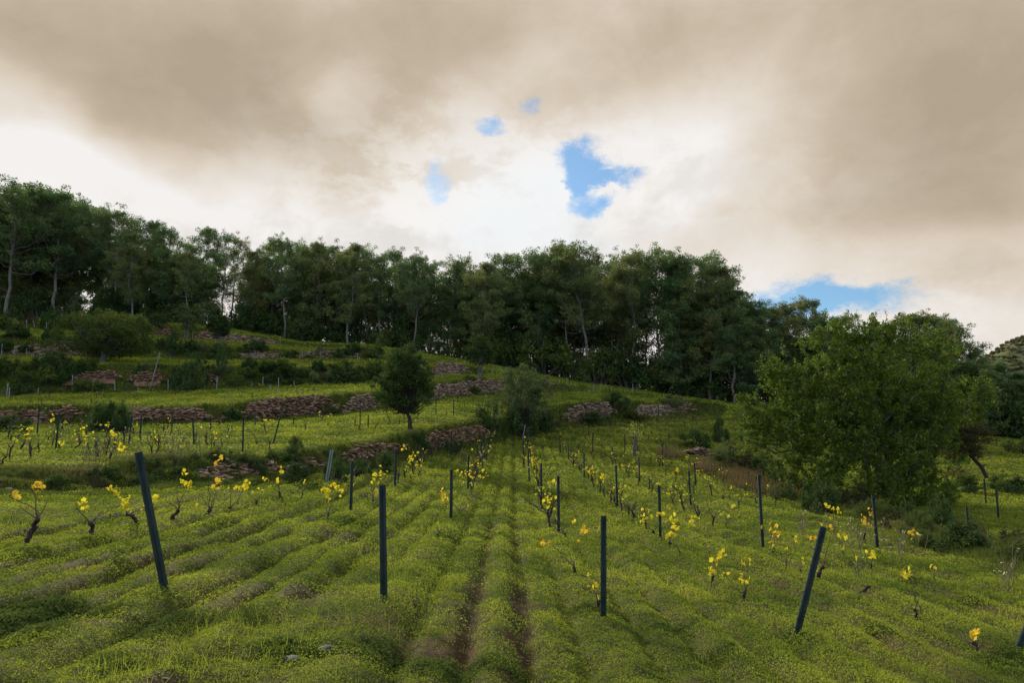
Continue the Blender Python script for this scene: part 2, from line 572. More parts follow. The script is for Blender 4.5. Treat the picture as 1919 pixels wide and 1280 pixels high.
def H0(X, Y):
    X = np.asarray(X, dtype=np.float64)
    Y = np.asarray(Y, dtype=np.float64)
    s = X / np.maximum(Y, 3.0)
    YB, ZB = breaks(s)
    N = near_plane(X)
    D1 = YB[..., 0]
    Y0 = np.minimum(np.interp(s, [0.1, 0.45], [15, 24]), D1 * 0.6)
    t = np.clip((Y - Y0) / (D1 - Y0), 0, 1)
    z = N + (ZB[..., 0] - N) * t ** 2
    for k in range(NLEV - 1):
        tt = np.clip((Y - YB[..., k]) / (YB[..., k + 1] - YB[..., k]), 0, 1)
        if k % 2 == 1:
            tt = tt            # terrace tread
        z = z + (ZB[..., k + 1] - ZB[..., k]) * tt
    # beyond the ridge the ground falls away
    b = np.clip((Y - YB[..., -1] - 14) / 70.0, 0, 1)
    z = z - 11.0 * b * b * (3 - 2 * b)
    return z


ROW0, ROWD = -1.35, 2.35


def row_phase(X):
    r = (X - ROW0) / ROWD
    k = np.round(r)
    return (r - k) * ROWD          # signed distance to the nearest vine row


def main_field(X, Y):
    s = X / np.maximum(Y, 3.0)
    YB, _ = breaks(s)
    return (Y < YB[..., 0] - 0.4)


def relief(X, Y):
    X = np.asarray(X, dtype=np.float64)
    Y = np.asarray(Y, dtype=np.float64)
    wob = 0.10 * (vnoise(X * 0.2 + 3, Y * 0.35, 5) - 0.5)
    d = row_phase(X + wob)
    c = ROWD / 2 - np.abs(d)          # distance to the middle of the lane
    inf = main_field(X, Y) & (Y > 5.0) & (X > -8) & (X < 13)
    rutn = 0.5 + 0.8 * fbm(X * 0.8, Y * 0.5, 8, 2)
    rutn = rutn * np.where(np.abs(X + 0.18) < 1.1, 1.0, sstep(fbm(X * 0.5, Y * 0.22, 9, 2), 0.22, 0.5))
    fur = -0.10 * np.exp(-((c - 0.28) / 0.11) ** 2) * rutn + 0.06 * np.exp(-(c / 0.14) ** 2) \
        - 0.08 * np.exp(-((c - 0.80) / 0.10) ** 2) * rutn + 0.05 * np.exp(-(d / 0.22) ** 2)
    far = ~main_field(X, Y)
    fur2 = 0.06 * np.sin(Y * 2 * np.pi / 1.15 + 1.3 * fbm(X * 0.1, Y * 0.1, 3) * 6)
    fall = 1.0 / (1 + (np.abs(Y) / 60.0) ** 2)
    bump = 0.09 * (fbm(X * 0.9, Y * 0.9, 11, 3) - 0.5) + 0.065 * (fbm(X * 2.6, Y * 2.6, 12, 3) - 0.5) + 0.05 * (fbm(X * 8, Y * 8, 14, 2) - 0.5)
    return bump * (0.6 + 0.4 * fall) + np.where(inf, fur, 0) + np.where(far, fur2, 0)


def HH(X, Y):
    return H0(X, Y) + relief(X, Y)


_ymarch = np.concatenate([np.arange(3, 30, 0.05), np.arange(30, 130, 0.12)])


def ground_at(px, py):
    """the point of the ground that the photograph shows at this pixel"""
    x, y, z = ray(px, py)
    X = x / y * _ymarch
    Z = CAMZ + z / y * _ymarch
    g = H0(X, _ymarch) - Z
    i = int(np.argmax(g >= 0)) if (g >= 0).any() else int(np.argmax(g))
    Y = float(_ymarch[i])
    return Vector((x / y * Y, Y, float(HH(x / y * Y, Y))))


def soil(X, Y):
    c = ROWD / 2 - np.abs(row_phase(X))
    n = fbm(X * 2.2, Y * 1.1, 31, 3)
    n2 = fbm(X * 6, Y * 6, 33, 2)
    lane0 = np.exp(-((X + 0.22) / 1.0) ** 2)
    st = 0.25 + 0.72 * lane0
    st = np.where(X < -2.2, 0.14, st)
    rut = np.exp(-((c - 0.28) / 0.16) ** 2) * np.interp(Y, [5, 6.4, 7.3, 11, 14, 24, 40], [0, 0.12, 1, 1, 0.5, 0.3, 0.12]) * st
    rut = rut * sstep(n * 0.55 + n2 * 0.45, 0.34, 0.54) * 1.25
    bare = sstep(fbm(X * 0.9, Y * 1.3, 41, 4), 0.46, 0.60) * np.interp(Y, [4.0, 5.6, 6.6, 8.2], [1.15, 1.1, 0.6, 0]) * np.interp(X, [-4, -1, 1, 4], [1.0, 0.6, 0.4, 0.4])
    sp = sstep(fbm(X * 1.3, Y * 1.9, 51, 4), 0.60, 0.70) * 0.6 * (Y < 30)
    redp = np.exp(-((Y - 58 + (X - 38) * 0.6) / 2.2) ** 2) * (X > 34)
    redq = np.exp(-((Y - 64.5 - (X - 9) * 1.05) / 1.3) ** 2) * (X > 5.5) * (X < 20) * 0.8
    bal = np.exp(-((X + 2.15) / 0.3) ** 2) * np.exp(-((Y - 8.6) / 0.35) ** 2)
    m = main_field(X, Y)
    return np.clip(np.where(m, rut + sp, 0) + bare + bal * 0.8 + redp + redq, 0, 1)


def ground_material():
    m, q = mat('meadow_ground')
    t = m.node_tree
    geo = q.n('ShaderNodeNewGeometry')
    pos = geo.outputs['Position']
    at_ = q.n('ShaderNodeAttribute')
    at_.attribute_name = 'soil'
    n1 = q.noise(pos, 0.9, 5, 0.6)
    n2 = q.noise(pos, 14, 6, 0.65)
    green = q.ramp(q.m('ADD', q.m('MULTIPLY', n1, 0.6), q.m('MULTIPLY', n2, 0.4)),
                   [(0.3, (0.022, 0.030, 0.010)), (0.5, (0.050, 0.056, 0.016)), (0.7, (0.085, 0.080, 0.024))])
    brown = q.ramp(n2, [(0.3, (0.014, 0.011, 0.006)), (0.55, (0.040, 0.029, 0.012)), (0.75, (0.078, 0.056, 0.026))])
    redd = q.smooth(q.noise(pos, 0.25, 2, 0.5), 0.4, 0.6)
    brown = q.mix(q.m('MULTIPLY', redd, 0.22), brown, (0.11, 0.05, 0.028))
    col = q.mix(at_.outputs['Fac'], green, brown)
    b = q.n('ShaderNodeBsdfPrincipled')
    t.links.new(col, b.inputs['Base Color'])
    b.inputs['Roughness'].default_value = 0.95
    b.inputs['Specular IOR Level'].default_value = 0.1
    bn = q.n('ShaderNodeBump')
    bn.inputs['Strength'].default_value = 0.9
    bn.inputs['Distance'].default_value = 0.03
    t.links.new(q.noise(pos, 22, 6, 0.65), bn.inputs['Height'])
    t.links.new(bn.outputs[0], b.inputs['Normal'])
    out = q.n('ShaderNodeOutputMaterial')
    t.links.new(b.outputs[0], out.inputs[0])
    return m


def build_ground():
    a = np.concatenate([np.linspace(-180, -56, 40, endpoint=False), np.linspace(-56, 56, 620, endpoint=False), np.linspace(56, 180, 40, endpoint=False)])
    a = np.radians(a)
    r = np.geomspace(0.5, 520, 660)
    A, R = np.meshgrid(a, r, indexing='ij')
    X, Y = R * np.sin(A), R * np.cos(A)
    Z = HH(X, Y)
    na, nr = len(a), len(r)
    V = np.stack([X, Y, Z], -1).reshape(-1, 3)
    idx = np.arange(na * nr).reshape(na, nr)
    nx = np.roll(idx, -1, axis=0)
    f = np.stack([idx[:, :-1], idx[:, 1:], nx[:, 1:], nx[:, :-1]], -1).reshape(-1, 4)
    V = np.vstack([V, [[0, 0, float(HH(0.0, 0.0))]]])
    cen = np.stack([idx[:, 0], nx[:, 0], np.full(na, na * nr)], -1)
    me = mesh_of('ground', V, [f, cen[:, ::-1]], ground_material(), True)
    at_ = me.attributes.new('soil', 'FLOAT', 'POINT')
    so = soil(X, Y).reshape(-1)
    at_.data.foreach_set('value', np.concatenate([so, [0]]).astype(np.float32))
    o = link('ground', me)
    tag(o, kind='structure')


build_ground()


# ------------------------------------------------------------------ grass carpet (nobody could count it)
def build_grass():
    rs = np.random.default_rng(7)
    K = 0.0022
    y0, y1, sm = 3.6, 108.0, 0.86
    cov = 1.35
    n = int(2 * sm * cov / K ** 2 * math.log(y1 / y0))
    n = min(n, 1700000)
    Y = y0 * (y1 / y0) ** rs.random(n)
    X = rs.uniform(-sm, sm, n) * Y
    so = soil(X, Y)
    s = X / Y
    YB, _ = breaks(s)
    keep = rs.random(n) > so * 0.93
    keep &= Y < YB[:, -1] + 2
    keep |= False
    X, Y = X[keep], Y[keep]
    n = len(X)
    z = HH(X, Y)
    size = np.clip(K * Y * 1.12, 0.014, 0.26)
    clump = fbm(X * 3.1, Y * 3.1, 71, 3)
    thick = (0.035 + 0.05 * clump + 0.0011 * Y) * (0.55 + 0.9 * sstep(fbm(X * 0.7, Y * 0.7, 77, 2), 0.35, 0.65))
    h = rs.random(n) ** 0.6 * thick
    g = Geo()
    C = np.stack([X, Y, z + h], -1)
    g.leaves(C, size, rs, asp=0.62, up=0.55, size_var=0.45)
    # upright grass blades, thicker in patches
    nb = 90000
    Yb = 3.6 * (26 / 3.6) ** rs.random(nb)
    Xb = rs.uniform(-sm, sm, nb) * Yb
    pt = fbm(Xb * 0.8, Yb * 0.8, 91, 3)
    kb = rs.random(nb) < (0.15 + 0.85 * sstep(pt, 0.46, 0.62)) * (1 - 0.7 * soil(Xb, Yb)) * np.where(Yb < 8, 0.35, 1.0)
    Xb, Yb, pt = Xb[kb], Yb[kb], pt[kb]
    nb = len(Xb)
    zb = HH(Xb, Yb)
    hb = (0.04 + 0.075 * sstep(pt, 0.5, 0.7)) * rs.uniform(0.6, 1.5, nb)
    wb = np.clip(0.0011 * Yb, 0.004, 0.03)
    th = rs.uniform(0, 2 * np.pi, nb)
    lean = rs.normal(size=(nb, 2)) * 0.35 * hb[:, None]
    B0 = np.stack([Xb - np.cos(th) * wb / 2, Yb - np.sin(th) * wb / 2, zb], -1)
    B1 = np.stack([Xb + np.cos(th) * wb / 2, Yb + np.sin(th) * wb / 2, zb], -1)
    B2 = np.stack([Xb + lean[:, 0], Yb + lean[:, 1], zb + hb], -1)
    g.add(np.stack([B0, B1, B2], 1).reshape(-1, 3), np.arange(3 * nb).reshape(nb, 3))
    o = link('grass', g.mesh('grass', M_GRASS))
    tag(o, 'low yellow green clover carpet covering the vineyard lanes', 'grass', kind='stuff')


build_grass()


def bank_points(rs, n, px0, px1, lev, t0=0.0, t1=1.0):
    px = rs.uniform(px0, px1, n)
    s = (px - CX) / F / CP
    YB, ZB = breaks(s)
    t = rs.uniform(t0, t1, n)
    Y = YB[:, lev] + (YB[:, lev + 1] - YB[:, lev]) * t
    return s * Y, Y


def build_bank_grass():
    """long rough grass on the terrace banks and along the field edges"""
    rs = np.random.default_rng(19)
    g = Geo()

    def tufts(X, Y, hgt, wid, per=14, spread=0.16):
        n = len(X)
        z = HH(X, Y)
        spread = np.repeat(spread, per) if np.ndim(spread) else spread
        Xr = np.repeat(X, per) + rs.normal(size=n * per) * spread
        Yr = np.repeat(Y, per) + rs.normal(size=n * per) * spread
        zr = HH(Xr, Yr)
        hb = np.repeat(hgt, per) * rs.uniform(0.5, 1.3, n * per)
        w = np.repeat(wid, per)
        th = rs.uniform(0, 2 * np.pi, n * per)
        ln = rs.normal(size=(n * per, 2)) * 0.45 * hb[:, None]
        a = np.stack([Xr - np.cos(th) * w / 2, Yr - np.sin(th) * w / 2, zr - 0.02], -1)
        b = np.stack([Xr + np.cos(th) * w / 2, Yr + np.sin(th) * w / 2, zr - 0.02], -1)
        c = np.stack([Xr + ln[:, 0], Yr + ln[:, 1], zr + hb], -1)
        g.add(np.stack([a, b, c], 1).reshape(-1, 3), np.arange(3 * n * per).reshape(-1, 3))

    for lev, n, x0, x1 in ((0, 9500, -150, 980), (0, 900, 980, 1350), (2, 2600, -150, 1060), (4, 2600, -150, 900), (6, 2000, -150, 720), (8, 900, -150, 640)):
        X, Y = bank_points(rs, n, x0, x1, lev, -0.35, 1.15)
        nn = fbm(X * 0.5, Y * 0.5, 55 + lev, 3)
        k = nn > 0.42
        X, Y = X[k], Y[k]
        tufts(X, Y, 0.12 + 0.002 * Y, 0.0022 * Y, 12, 0.10 + 0.003 * Y)
    # right-hand edge of the field
    px = rs.uniform(0, 1, 2600)
    ex = np.interp(px, [0, 0.3, 0.6, 1], [1330, 1480, 1700, 1960])
    ey = np.interp(px, [0, 0.3, 0.6, 1], [862, 915, 985, 1060]) + rs.normal(size=2600) * 13
    P = np.array([ground_at(a, b) for a, b in zip(ex[::4], ey[::4])])
    X = np.repeat(P[:, 0], 4) + rs.normal(size=4 * len(P)) * 0.4
    Y = np.repeat(P[:, 1], 4) + rs.normal(size=4 * len(P)) * 0.5
    tufts(X, Y, 0.22 + 0.0 * Y, 0.0014 * Y, 12, 0.14)
    o = link('rough_grass', g.mesh('rough_grass', M_BANK))
    tag(o, 'long dark rough grass on the terrace banks and field edges', 'grass', kind='stuff')


build_bank_grass()


def build_dry_grass():
    rs = np.random.default_rng(23)
    g = Geo()
    spots = [(1255, 855, 18, 9, 240), (1325, 880, 22, 9, 420), (1405, 902, 34, 12, 900), (1440, 915, 30, 12, 600), (1380, 895, 20, 9, 300),
             (1475, 925, 26, 10, 260), (1690, 985, 50, 12, 500), (1740, 1000, 30, 8, 200), (1800, 890, 20, 6, 140), (300, 868, 40, 8, 260),
             (130, 898, 60, 8, 420), (325, 1195, 60, 14, 0), (700, 1185, 30, 8, 30), (620, 880, 16, 6, 160), (690, 858, 20, 6, 200)]
    for (px, py, rx, ry, n) in spots:
        for k in range(n // 7):
            a, b = px + rs.normal() * rx * 0.7, py + rs.normal() * ry * 0.6
            p = ground_at(a, b)
            m_ = 26
            X = p[0] + rs.normal(size=m_) * 0.16
            Y = p[1] + rs.normal(size=m_) * 0.16
            z = HH(X, Y)
            big = 0.62 if 1240 < px < 1500 else 0.26
            hb = big * rs.uniform(0.45, 1.1) * rs.uniform(0.4, 1.2, m_)
            w = 0.0012 * p[1] + 0.002
            th = rs.uniform(0, 2 * np.pi, m_)
            ln = rs.normal(size=(m_, 2)) * 0.22 * hb[:, None]
            A = np.stack([X - np.cos(th) * w / 2, Y - np.sin(th) * w / 2, z - 0.02], -1)
            B = np.stack([X + np.cos(th) * w / 2, Y + np.sin(th) * w / 2, z - 0.02], -1)
            Cc = np.stack([X + ln[:, 0], Y + ln[:, 1], z + hb], -1)
            g.add(np.stack([A, B, Cc], 1).reshape(-1, 3), np.arange(3 * m_).reshape(-1, 3))
    o = link('dry_grass', g.mesh('dry_grass', M_DRY))
    tag(o, 'tall dry reddish brown grass along the field edge by the big tree', 'grass', kind='stuff')


build_dry_grass()

# ------------------------------------------------------------------ dry stone walls
_PHI = (1 + 5 ** 0.5) / 2
_ICO = np.array([(-1, _PHI, 0), (1, _PHI, 0), (-1, -_PHI, 0), (1, -_PHI, 0), (0, -1, _PHI), (0, 1, _PHI), (0, -1, -_PHI), (0, 1, -_PHI),
                 (_PHI, 0, -1), (_PHI, 0, 1), (-_PHI, 0, -1), (-_PHI, 0, 1)]) / 1.9
_ICOF = np.array([(0, 11, 5), (0, 5, 1), (0, 1, 7), (0, 7, 10), (0, 10, 11), (1, 5, 9), (5, 11, 4), (11, 10, 2), (10, 7, 6), (7, 1, 8),
                  (3, 9, 4), (3, 4, 2), (3, 2, 6), (3, 6, 8), (3, 8, 9), (4, 9, 5), (2, 4, 11), (6, 2, 10), (8, 6, 7), (9, 8, 1)])


def stones(g, C, size, rs, flat=0.5):
    n = len(C)
    V = np.repeat(_ICO[None], n, 0)
    V = np.sign(V) * np.abs(V) ** 0.85
    V = V * (1 + rs.uniform(-0.28, 0.28, (n, 12, 3)))
    sc = np.stack([size * rs.uniform(0.7, 1.9, n) ** 1.1, size * rs.uniform(0.7, 1.1, n), size * flat * rs.uniform(0.7, 1.35, n)], -1) * 0.5
    V = V * sc[:, None, :]
    az = rs.uniform(-0.6, 0.6, n)
    tl = rs.normal(size=n) * 0.22
    c, s = np.cos(tl), np.sin(tl)
    x, z = V[..., 0] * c[:, None] - V[..., 2] * s[:, None], V[..., 0] * s[:, None] + V[..., 2] * c[:, None]
    c, s = np.cos(az), np.sin(az)
    x, y = x * c[:, None] - V[..., 1] * s[:, None], x * s[:, None] + V[..., 1] * c[:, None]
    V = np.stack([x, y, z], -1) + C[:, None, :]
    g.add(V.reshape(-1, 3), (_ICOF[None] + 12 * np.arange(n)[:, None, None]).reshape(-1, 3))


def wall(label, px0, px1, lev, t0, t1, size, seed, m=None, name='stone_wall', cat='stone wall', loose=0.1, density=1.0, group='dry stone walls of the terraces'):
    rs = np.random.default_rng(seed)
    s0, s1 = (px0 - CX) / F / CP, (px1 - CX) / F / CP
    Ym = float(breaks(np.array([(s0 + s1) / 2]))[0][0, lev])
    L = (s1 - s0) * Ym
    YB, ZB = breaks(np.array([(s0 + s1) / 2]))
    hh = float(ZB[0, lev + 1] - ZB[0, lev]) * (t1 - t0) + 0.15
    size = size * 0.62
    nx, nz = max(2, int(L / (size * 0.82) * density)), max(2, int(hh / (size * 0.38)))
    u, w = np.meshgrid(np.linspace(0, 1, nx), np.linspace(0, 1, nz))
    u = u.ravel() + rs.normal(size=nx * nz) * 0.35 / nx
    w = np.clip(w.ravel() + rs.normal(size=nx * nz) * 0.25 / nz, 0, 1)
    # ragged ends and top
    endf = np.minimum(u, 1 - u) * L
    topn = 0.72 + 0.5 * (vnoise(u * L * 0.5, np.zeros_like(u), seed) - 0.2)
    keep = (w < topn * np.clip(endf / 1.2 + 0.3, 0, 1)) & (rs.random(len(u)) > loose)
    u, w = u[keep], w[keep]
    s = s0 + (s1 - s0) * u
    YB, ZB = breaks(s)
    t = t0 + (t1 - t0) * w
    Y = YB[:, lev] + (YB[:, lev + 1] - YB[:, lev]) * (t * 0.7 + 0.05) - 0.12
    Z = ZB[:, lev] + (ZB[:, lev + 1] - ZB[:, lev]) * t + 0.10 + rs.normal(size=len(u)) * 0.03
    C = np.stack([s * Y, Y + rs.normal(size=len(u)) * 0.06, Z], -1)
    g = Geo()
    stones(g, C, size, rs)
    # rubble core behind the face
    sc_ = np.linspace(s0, s1, max(4, nx // 2))[1:-1]
    YBc, ZBc = breaks(sc_)
    rows_ = []
    for t_ in (t0 - 0.2, (t0 + t1) / 2, t0 + (t1 - t0) * 0.72):
        Yc = YBc[:, lev] + (YBc[:, lev + 1] - YBc[:, lev]) * (t_ * 0.7 + 0.05) - 0.05
        Zc = ZBc[:, lev] + (ZBc[:, lev + 1] - ZBc[:, lev]) * t_ + 0.06
        rows_.append(np.stack([sc_ * Yc, Yc, Zc], -1))
    rows_.append(rows_[-1] + [0, 0.5, -0.05])
    Vc = np.stack(rows_, 0)
    ii = np.arange(Vc.shape[0] * Vc.shape[1]).reshape(Vc.shape[0], Vc.shape[1])
    g.add(Vc.reshape(-1, 3), np.stack([ii[:-1, :-1], ii[:-1, 1:], ii[1:, 1:], ii[1:, :-1]], -1).reshape(-1, 4))
    # coping and fallen stones
    k = rs.random(len(u)) < 0.06
    if k.any():
        D = C[k].copy()
        D[:, 1] -= rs.uniform(0.3, 1.2, k.sum())
        D[:, 2] = HH(D[:, 0], D[:, 1]) + 0.04
        stones(g, D, size * 0.8, rs)
    me = g.mesh(name, m or M_STONE)
    o = link(name, me)
    c = C.mean(0)
    me.transform(Matrix.Translation((-c[0], -c[1], -C[:, 2].min())))
    o.location = (c[0], c[1], C[:, 2].min())
    tag(o, label, cat, group, 'thing')
    return o


wall('low tumbled stone bank at the left edge behind the near vines', -60, 62, 0, 0.15, 0.75, 0.30, 101, M_STONE, loose=0.35)
wall('low reddish stone bank behind the vine with the tallest orange leaf cluster', 395, 545, 0, 0.2, 1.0, 0.26, 102, M_STONE, loose=0.22)
wall('short stone bank left of the pair of thin leaning stakes', 548, 612, 0, 0.25, 1.05, 0.28, 103, M_STONE, loose=0.3)
wall('dark low stone wall left of the foot of the lone dark tree', 640, 765, 0, 0.3, 1.0, 0.30, 104, M_STONE, loose=0.12)
wall('reddish rubble wall running from the lone dark tree to the big dark bush', 795, 925, 0, 0.15, 1.08, 0.34, 105, M_STONE, loose=0.06)
wall('pale pink dry stone wall right of the olive tree, below the grassy terrace', 1052, 1152, 0, 0.42, 0.95, 0.42, 106, M_STONEG, loose=0.05)
wall('pale dry stone wall right of the bush, ending at the forest', 1183, 1262, 0, 0.2, 0.98, 0.42, 107, M_STONEG, loose=0.05)
wall('small rubble wall end half buried under the pines at the far end of the field', 1262, 1300, 0, 0.2, 0.9, 0.42, 127, M_STONEG, loose=0.15)
wall('tumbled red stone wall at the left edge below the second terrace', -80, 105, 2, 0.0, 0.95, 0.38, 108, M_STONE, loose=0.15)
wall('short piece of stone wall left of the big dark broom bush', 108, 170, 2, 0.55, 1.0, 0.36, 109, M_STONE, loose=0.2)
wall('long brown dry stone wall right of the big dark broom bush', 244, 402, 2, 0.25, 1.0, 0.38, 110, M_STONE, loose=0.06)
wall('collapsed red earth and stone stretch in the middle of the long wall', 404, 462, 2, -0.05, 0.62, 0.46, 111, M_EARTH, name='collapsed_wall', loose=0.02)
wall('long brown dry stone wall between the collapsed red stretch and the dark tree', 455, 640, 2, 0.15, 1.05, 0.38, 112, M_STONE, loose=0.05)
wall('pile of pale pink stones on the terrace edge just left of the lone dark tree', 645, 716, 2, 0.0, 1.05, 0.40, 113, M_STONEG, loose=0.03)
wall('long pink dry stone wall rising right from the lone dark tree', 806, 948, 2, 0.1, 1.1, 0.42, 114, M_STONEG, loose=0.03)
wall('short red stone wall under the pines right of the sparse olive tree', 1008, 1050, 3, -0.2, 0.2, 0.42, 115, M_STONE, loose=0.05)
wall('overgrown stone wall below the broad green tree, left half', 112, 232, 4, 0.50, 0.86, 0.40, 116, M_STONE, loose=0.3)
wall('overgrown stone wall behind the long leaning pole, left of the big dark shrub', 244, 318, 4, 0.40, 0.72, 0.40, 117, M_STONE, loose=0.3)
wall('small piece of stone wall right of the big dark shrub on the third bank', 376, 412, 4, 0.35, 0.85, 0.42, 118, M_STONE, loose=0.2)
wall('broken stone wall on the third bank right of the lone dark tree', 808, 884, 4, 0.2, 1.3, 0.42, 119, M_STONEG, loose=0.2)
wall('grey stone wall below the fourth terrace, ending left of the dark tree', 563, 702, 6, 0.1, 1.0, 0.45, 120, M_STONEG, loose=0.2)
wall('pale stones showing through shrubs on the fourth bank below the round tree', 440, 545, 6, 0.1, 0.8, 0.45, 121, M_STONEG, loose=0.55)
wall('pale stones showing through shrubs on the fourth bank at the far left', 20, 180, 6, 0.0, 0.7, 0.45, 124, M_STONEG, loose=0.7)
wall('red tumbled wall just right of the broad green tree, under the pines', 280, 326, 8, 0.0, 1.1, 0.5, 122, M_STONE, loose=0.05)
wall('uppermost pale stone wall beside the round dark tree', 366, 524, 8, 0.0, 0.95, 0.5, 123, M_STONEG, loose=0.05)


def stone_heap():
    rs = np.random.default_rng(140)
    p = ground_at(1302, 856)
    n = 260
    u = rs.uniform(-1, 1, n)
    h = rs.random(n) * (1 - np.abs(u) ** 2) * 0.75
    C = np.stack([u * 1.35, rs.normal(size=n) * 0.25, h * (0.75 + 0.4 * u)], -1)
    g = Geo()
    stones(g, C, 0.27, rs)
    o = link('stone_heap', g.mesh('stone_heap', M_STONEG), loc=p)
    tag(o, 'small heap of grey field stones under the dark bush beside the dry grass', 'stone heap')


stone_heap()


def far_hill():
    rs = np.random.default_rng(150)
    a = np.radians(np.linspace(20, 62, 150))
    r = np.linspace(260, 460, 70)
    A, R = np.meshgrid(a, r, indexing='ij')
    X, Y = R * np.sin(A), R * np.cos(A)
    px = CX + F * np.tan(A) * CP
    top = np.interp(px, [1650, 1800, 1850, 1885, 1919, 2000, 2200, 2600], [740, 690, 655, 632, 620, 600, 570, 590])
    zt = CAMZ + (840 - top) / F * 360 * np.cos(A)
    k = np.clip((R - 260) / 100, 0, 1)
    k = k * k * (3 - 2 * k)
    k = np.where(R > 360, 1 - ((R - 360) / 100) ** 2 * 0.7, k)
    Z = -12 + (zt + 12) * k + (fbm(X * 0.03, Y * 0.03, 61, 3) - 0.5) * 5 * k - 3 * k
    na, nr = A.shape
    idx = np.arange(na * nr).reshape(na, nr)
    f = np.stack([idx[:-1, :-1], idx[:-1, 1:], idx[1:, 1:], idx[1:, :-1]], -1).reshape(-1, 4)
    m = solid_mat('scrub_hillside', [(0.3, (0.035, 0.05, 0.02)), (0.6, (0.07, 0.08, 0.032)), (0.8, (0.13, 0.11, 0.055))], 0.05, 1.0)
    V = np.stack([X, Y, Z], -1).reshape(-1, 3)
    tag(link('hill', mesh_of('hill', V, f, m, True)), kind='structure')
    g = Geo()
    n = 14000
    i = rs.integers(20, na - 1, n)
    j = rs.integers(0, nr - 16, n)
    C = np.stack([X[i, j], Y[i, j], Z[i, j]], -1)
    keep = fbm(C[:, 0] * 0.06, C[:, 1] * 0.06, 66, 3) > 0.22
    C = C[keep]
    for c in C:
        rr = rs.uniform(0.5, 0.95)
        P = rs.normal(size=(18, 3))
        P /= np.linalg.norm(P, axis=1)[:, None]
        P[:, 2] = np.abs(P[:, 2])
        g.leaves(c + P * rr + [0, 0, rr * 0.2], 0.75, rs, 0.8, 1.2)
    mm = leaf_mat('hillside_scrub', (0.085, 0.095, 0.045), (0.18, 0.165, 0.085), trans=0.2, patch=0.5, patch_scale=0.03)
    tag(link('hillside_scrub', g.mesh('hillside_scrub', mm)), 'olive brown scrub and small trees covering the far hill', 'scrub', kind='stuff')


far_hill()

# ------------------------------------------------------------------ trees
ORD = ['first', 'second', 'third', 'fourth', 'fifth', 'sixth', 'seventh', 'eighth', 'ninth', 'tenth', 'eleventh', 'twelfth', 'thirteenth',
       'fourteenth', 'fifteenth', 'sixteenth', 'seventeenth', 'eighteenth', 'nineteenth']
TENS = {20: 'twentieth', 30: 'thirtieth', 40: 'fortieth', 50: 'fiftieth', 60: 'sixtieth', 70: 'seventieth'}
TENP = {20: 'twenty', 30: 'thirty', 40: 'forty', 50: 'fifty', 60: 'sixty', 70: 'seventy'}


def ordinal(i):
    """0 -> first"""
    if i < 19:
        return ORD[i]
    n = i + 1
    t, u = n // 10 * 10, n % 10
    return TENS[t] if u == 0 else TENP[t] + '-' + ORD[u - 1]


def path3(p0, p1, n, rs, wob=0.1, sag=0.0):
    p0, p1 = np.asarray(p0, float), np.asarray(p1, float)
    L = np.linalg.norm(p1 - p0)
    t = np.linspace(0, 1, n)[:, None]
    P = p0 + (p1 - p0) * t
    W = np.cumsum(rs.normal(size=(n, 3)), axis=0) * wob * L / n
    W -= W[0]
    W = W - W[-1] * t
    P = P + W
    P[:, 2] += sag * L * (4 * t[:, 0] * (1 - t[:, 0]))
    return P


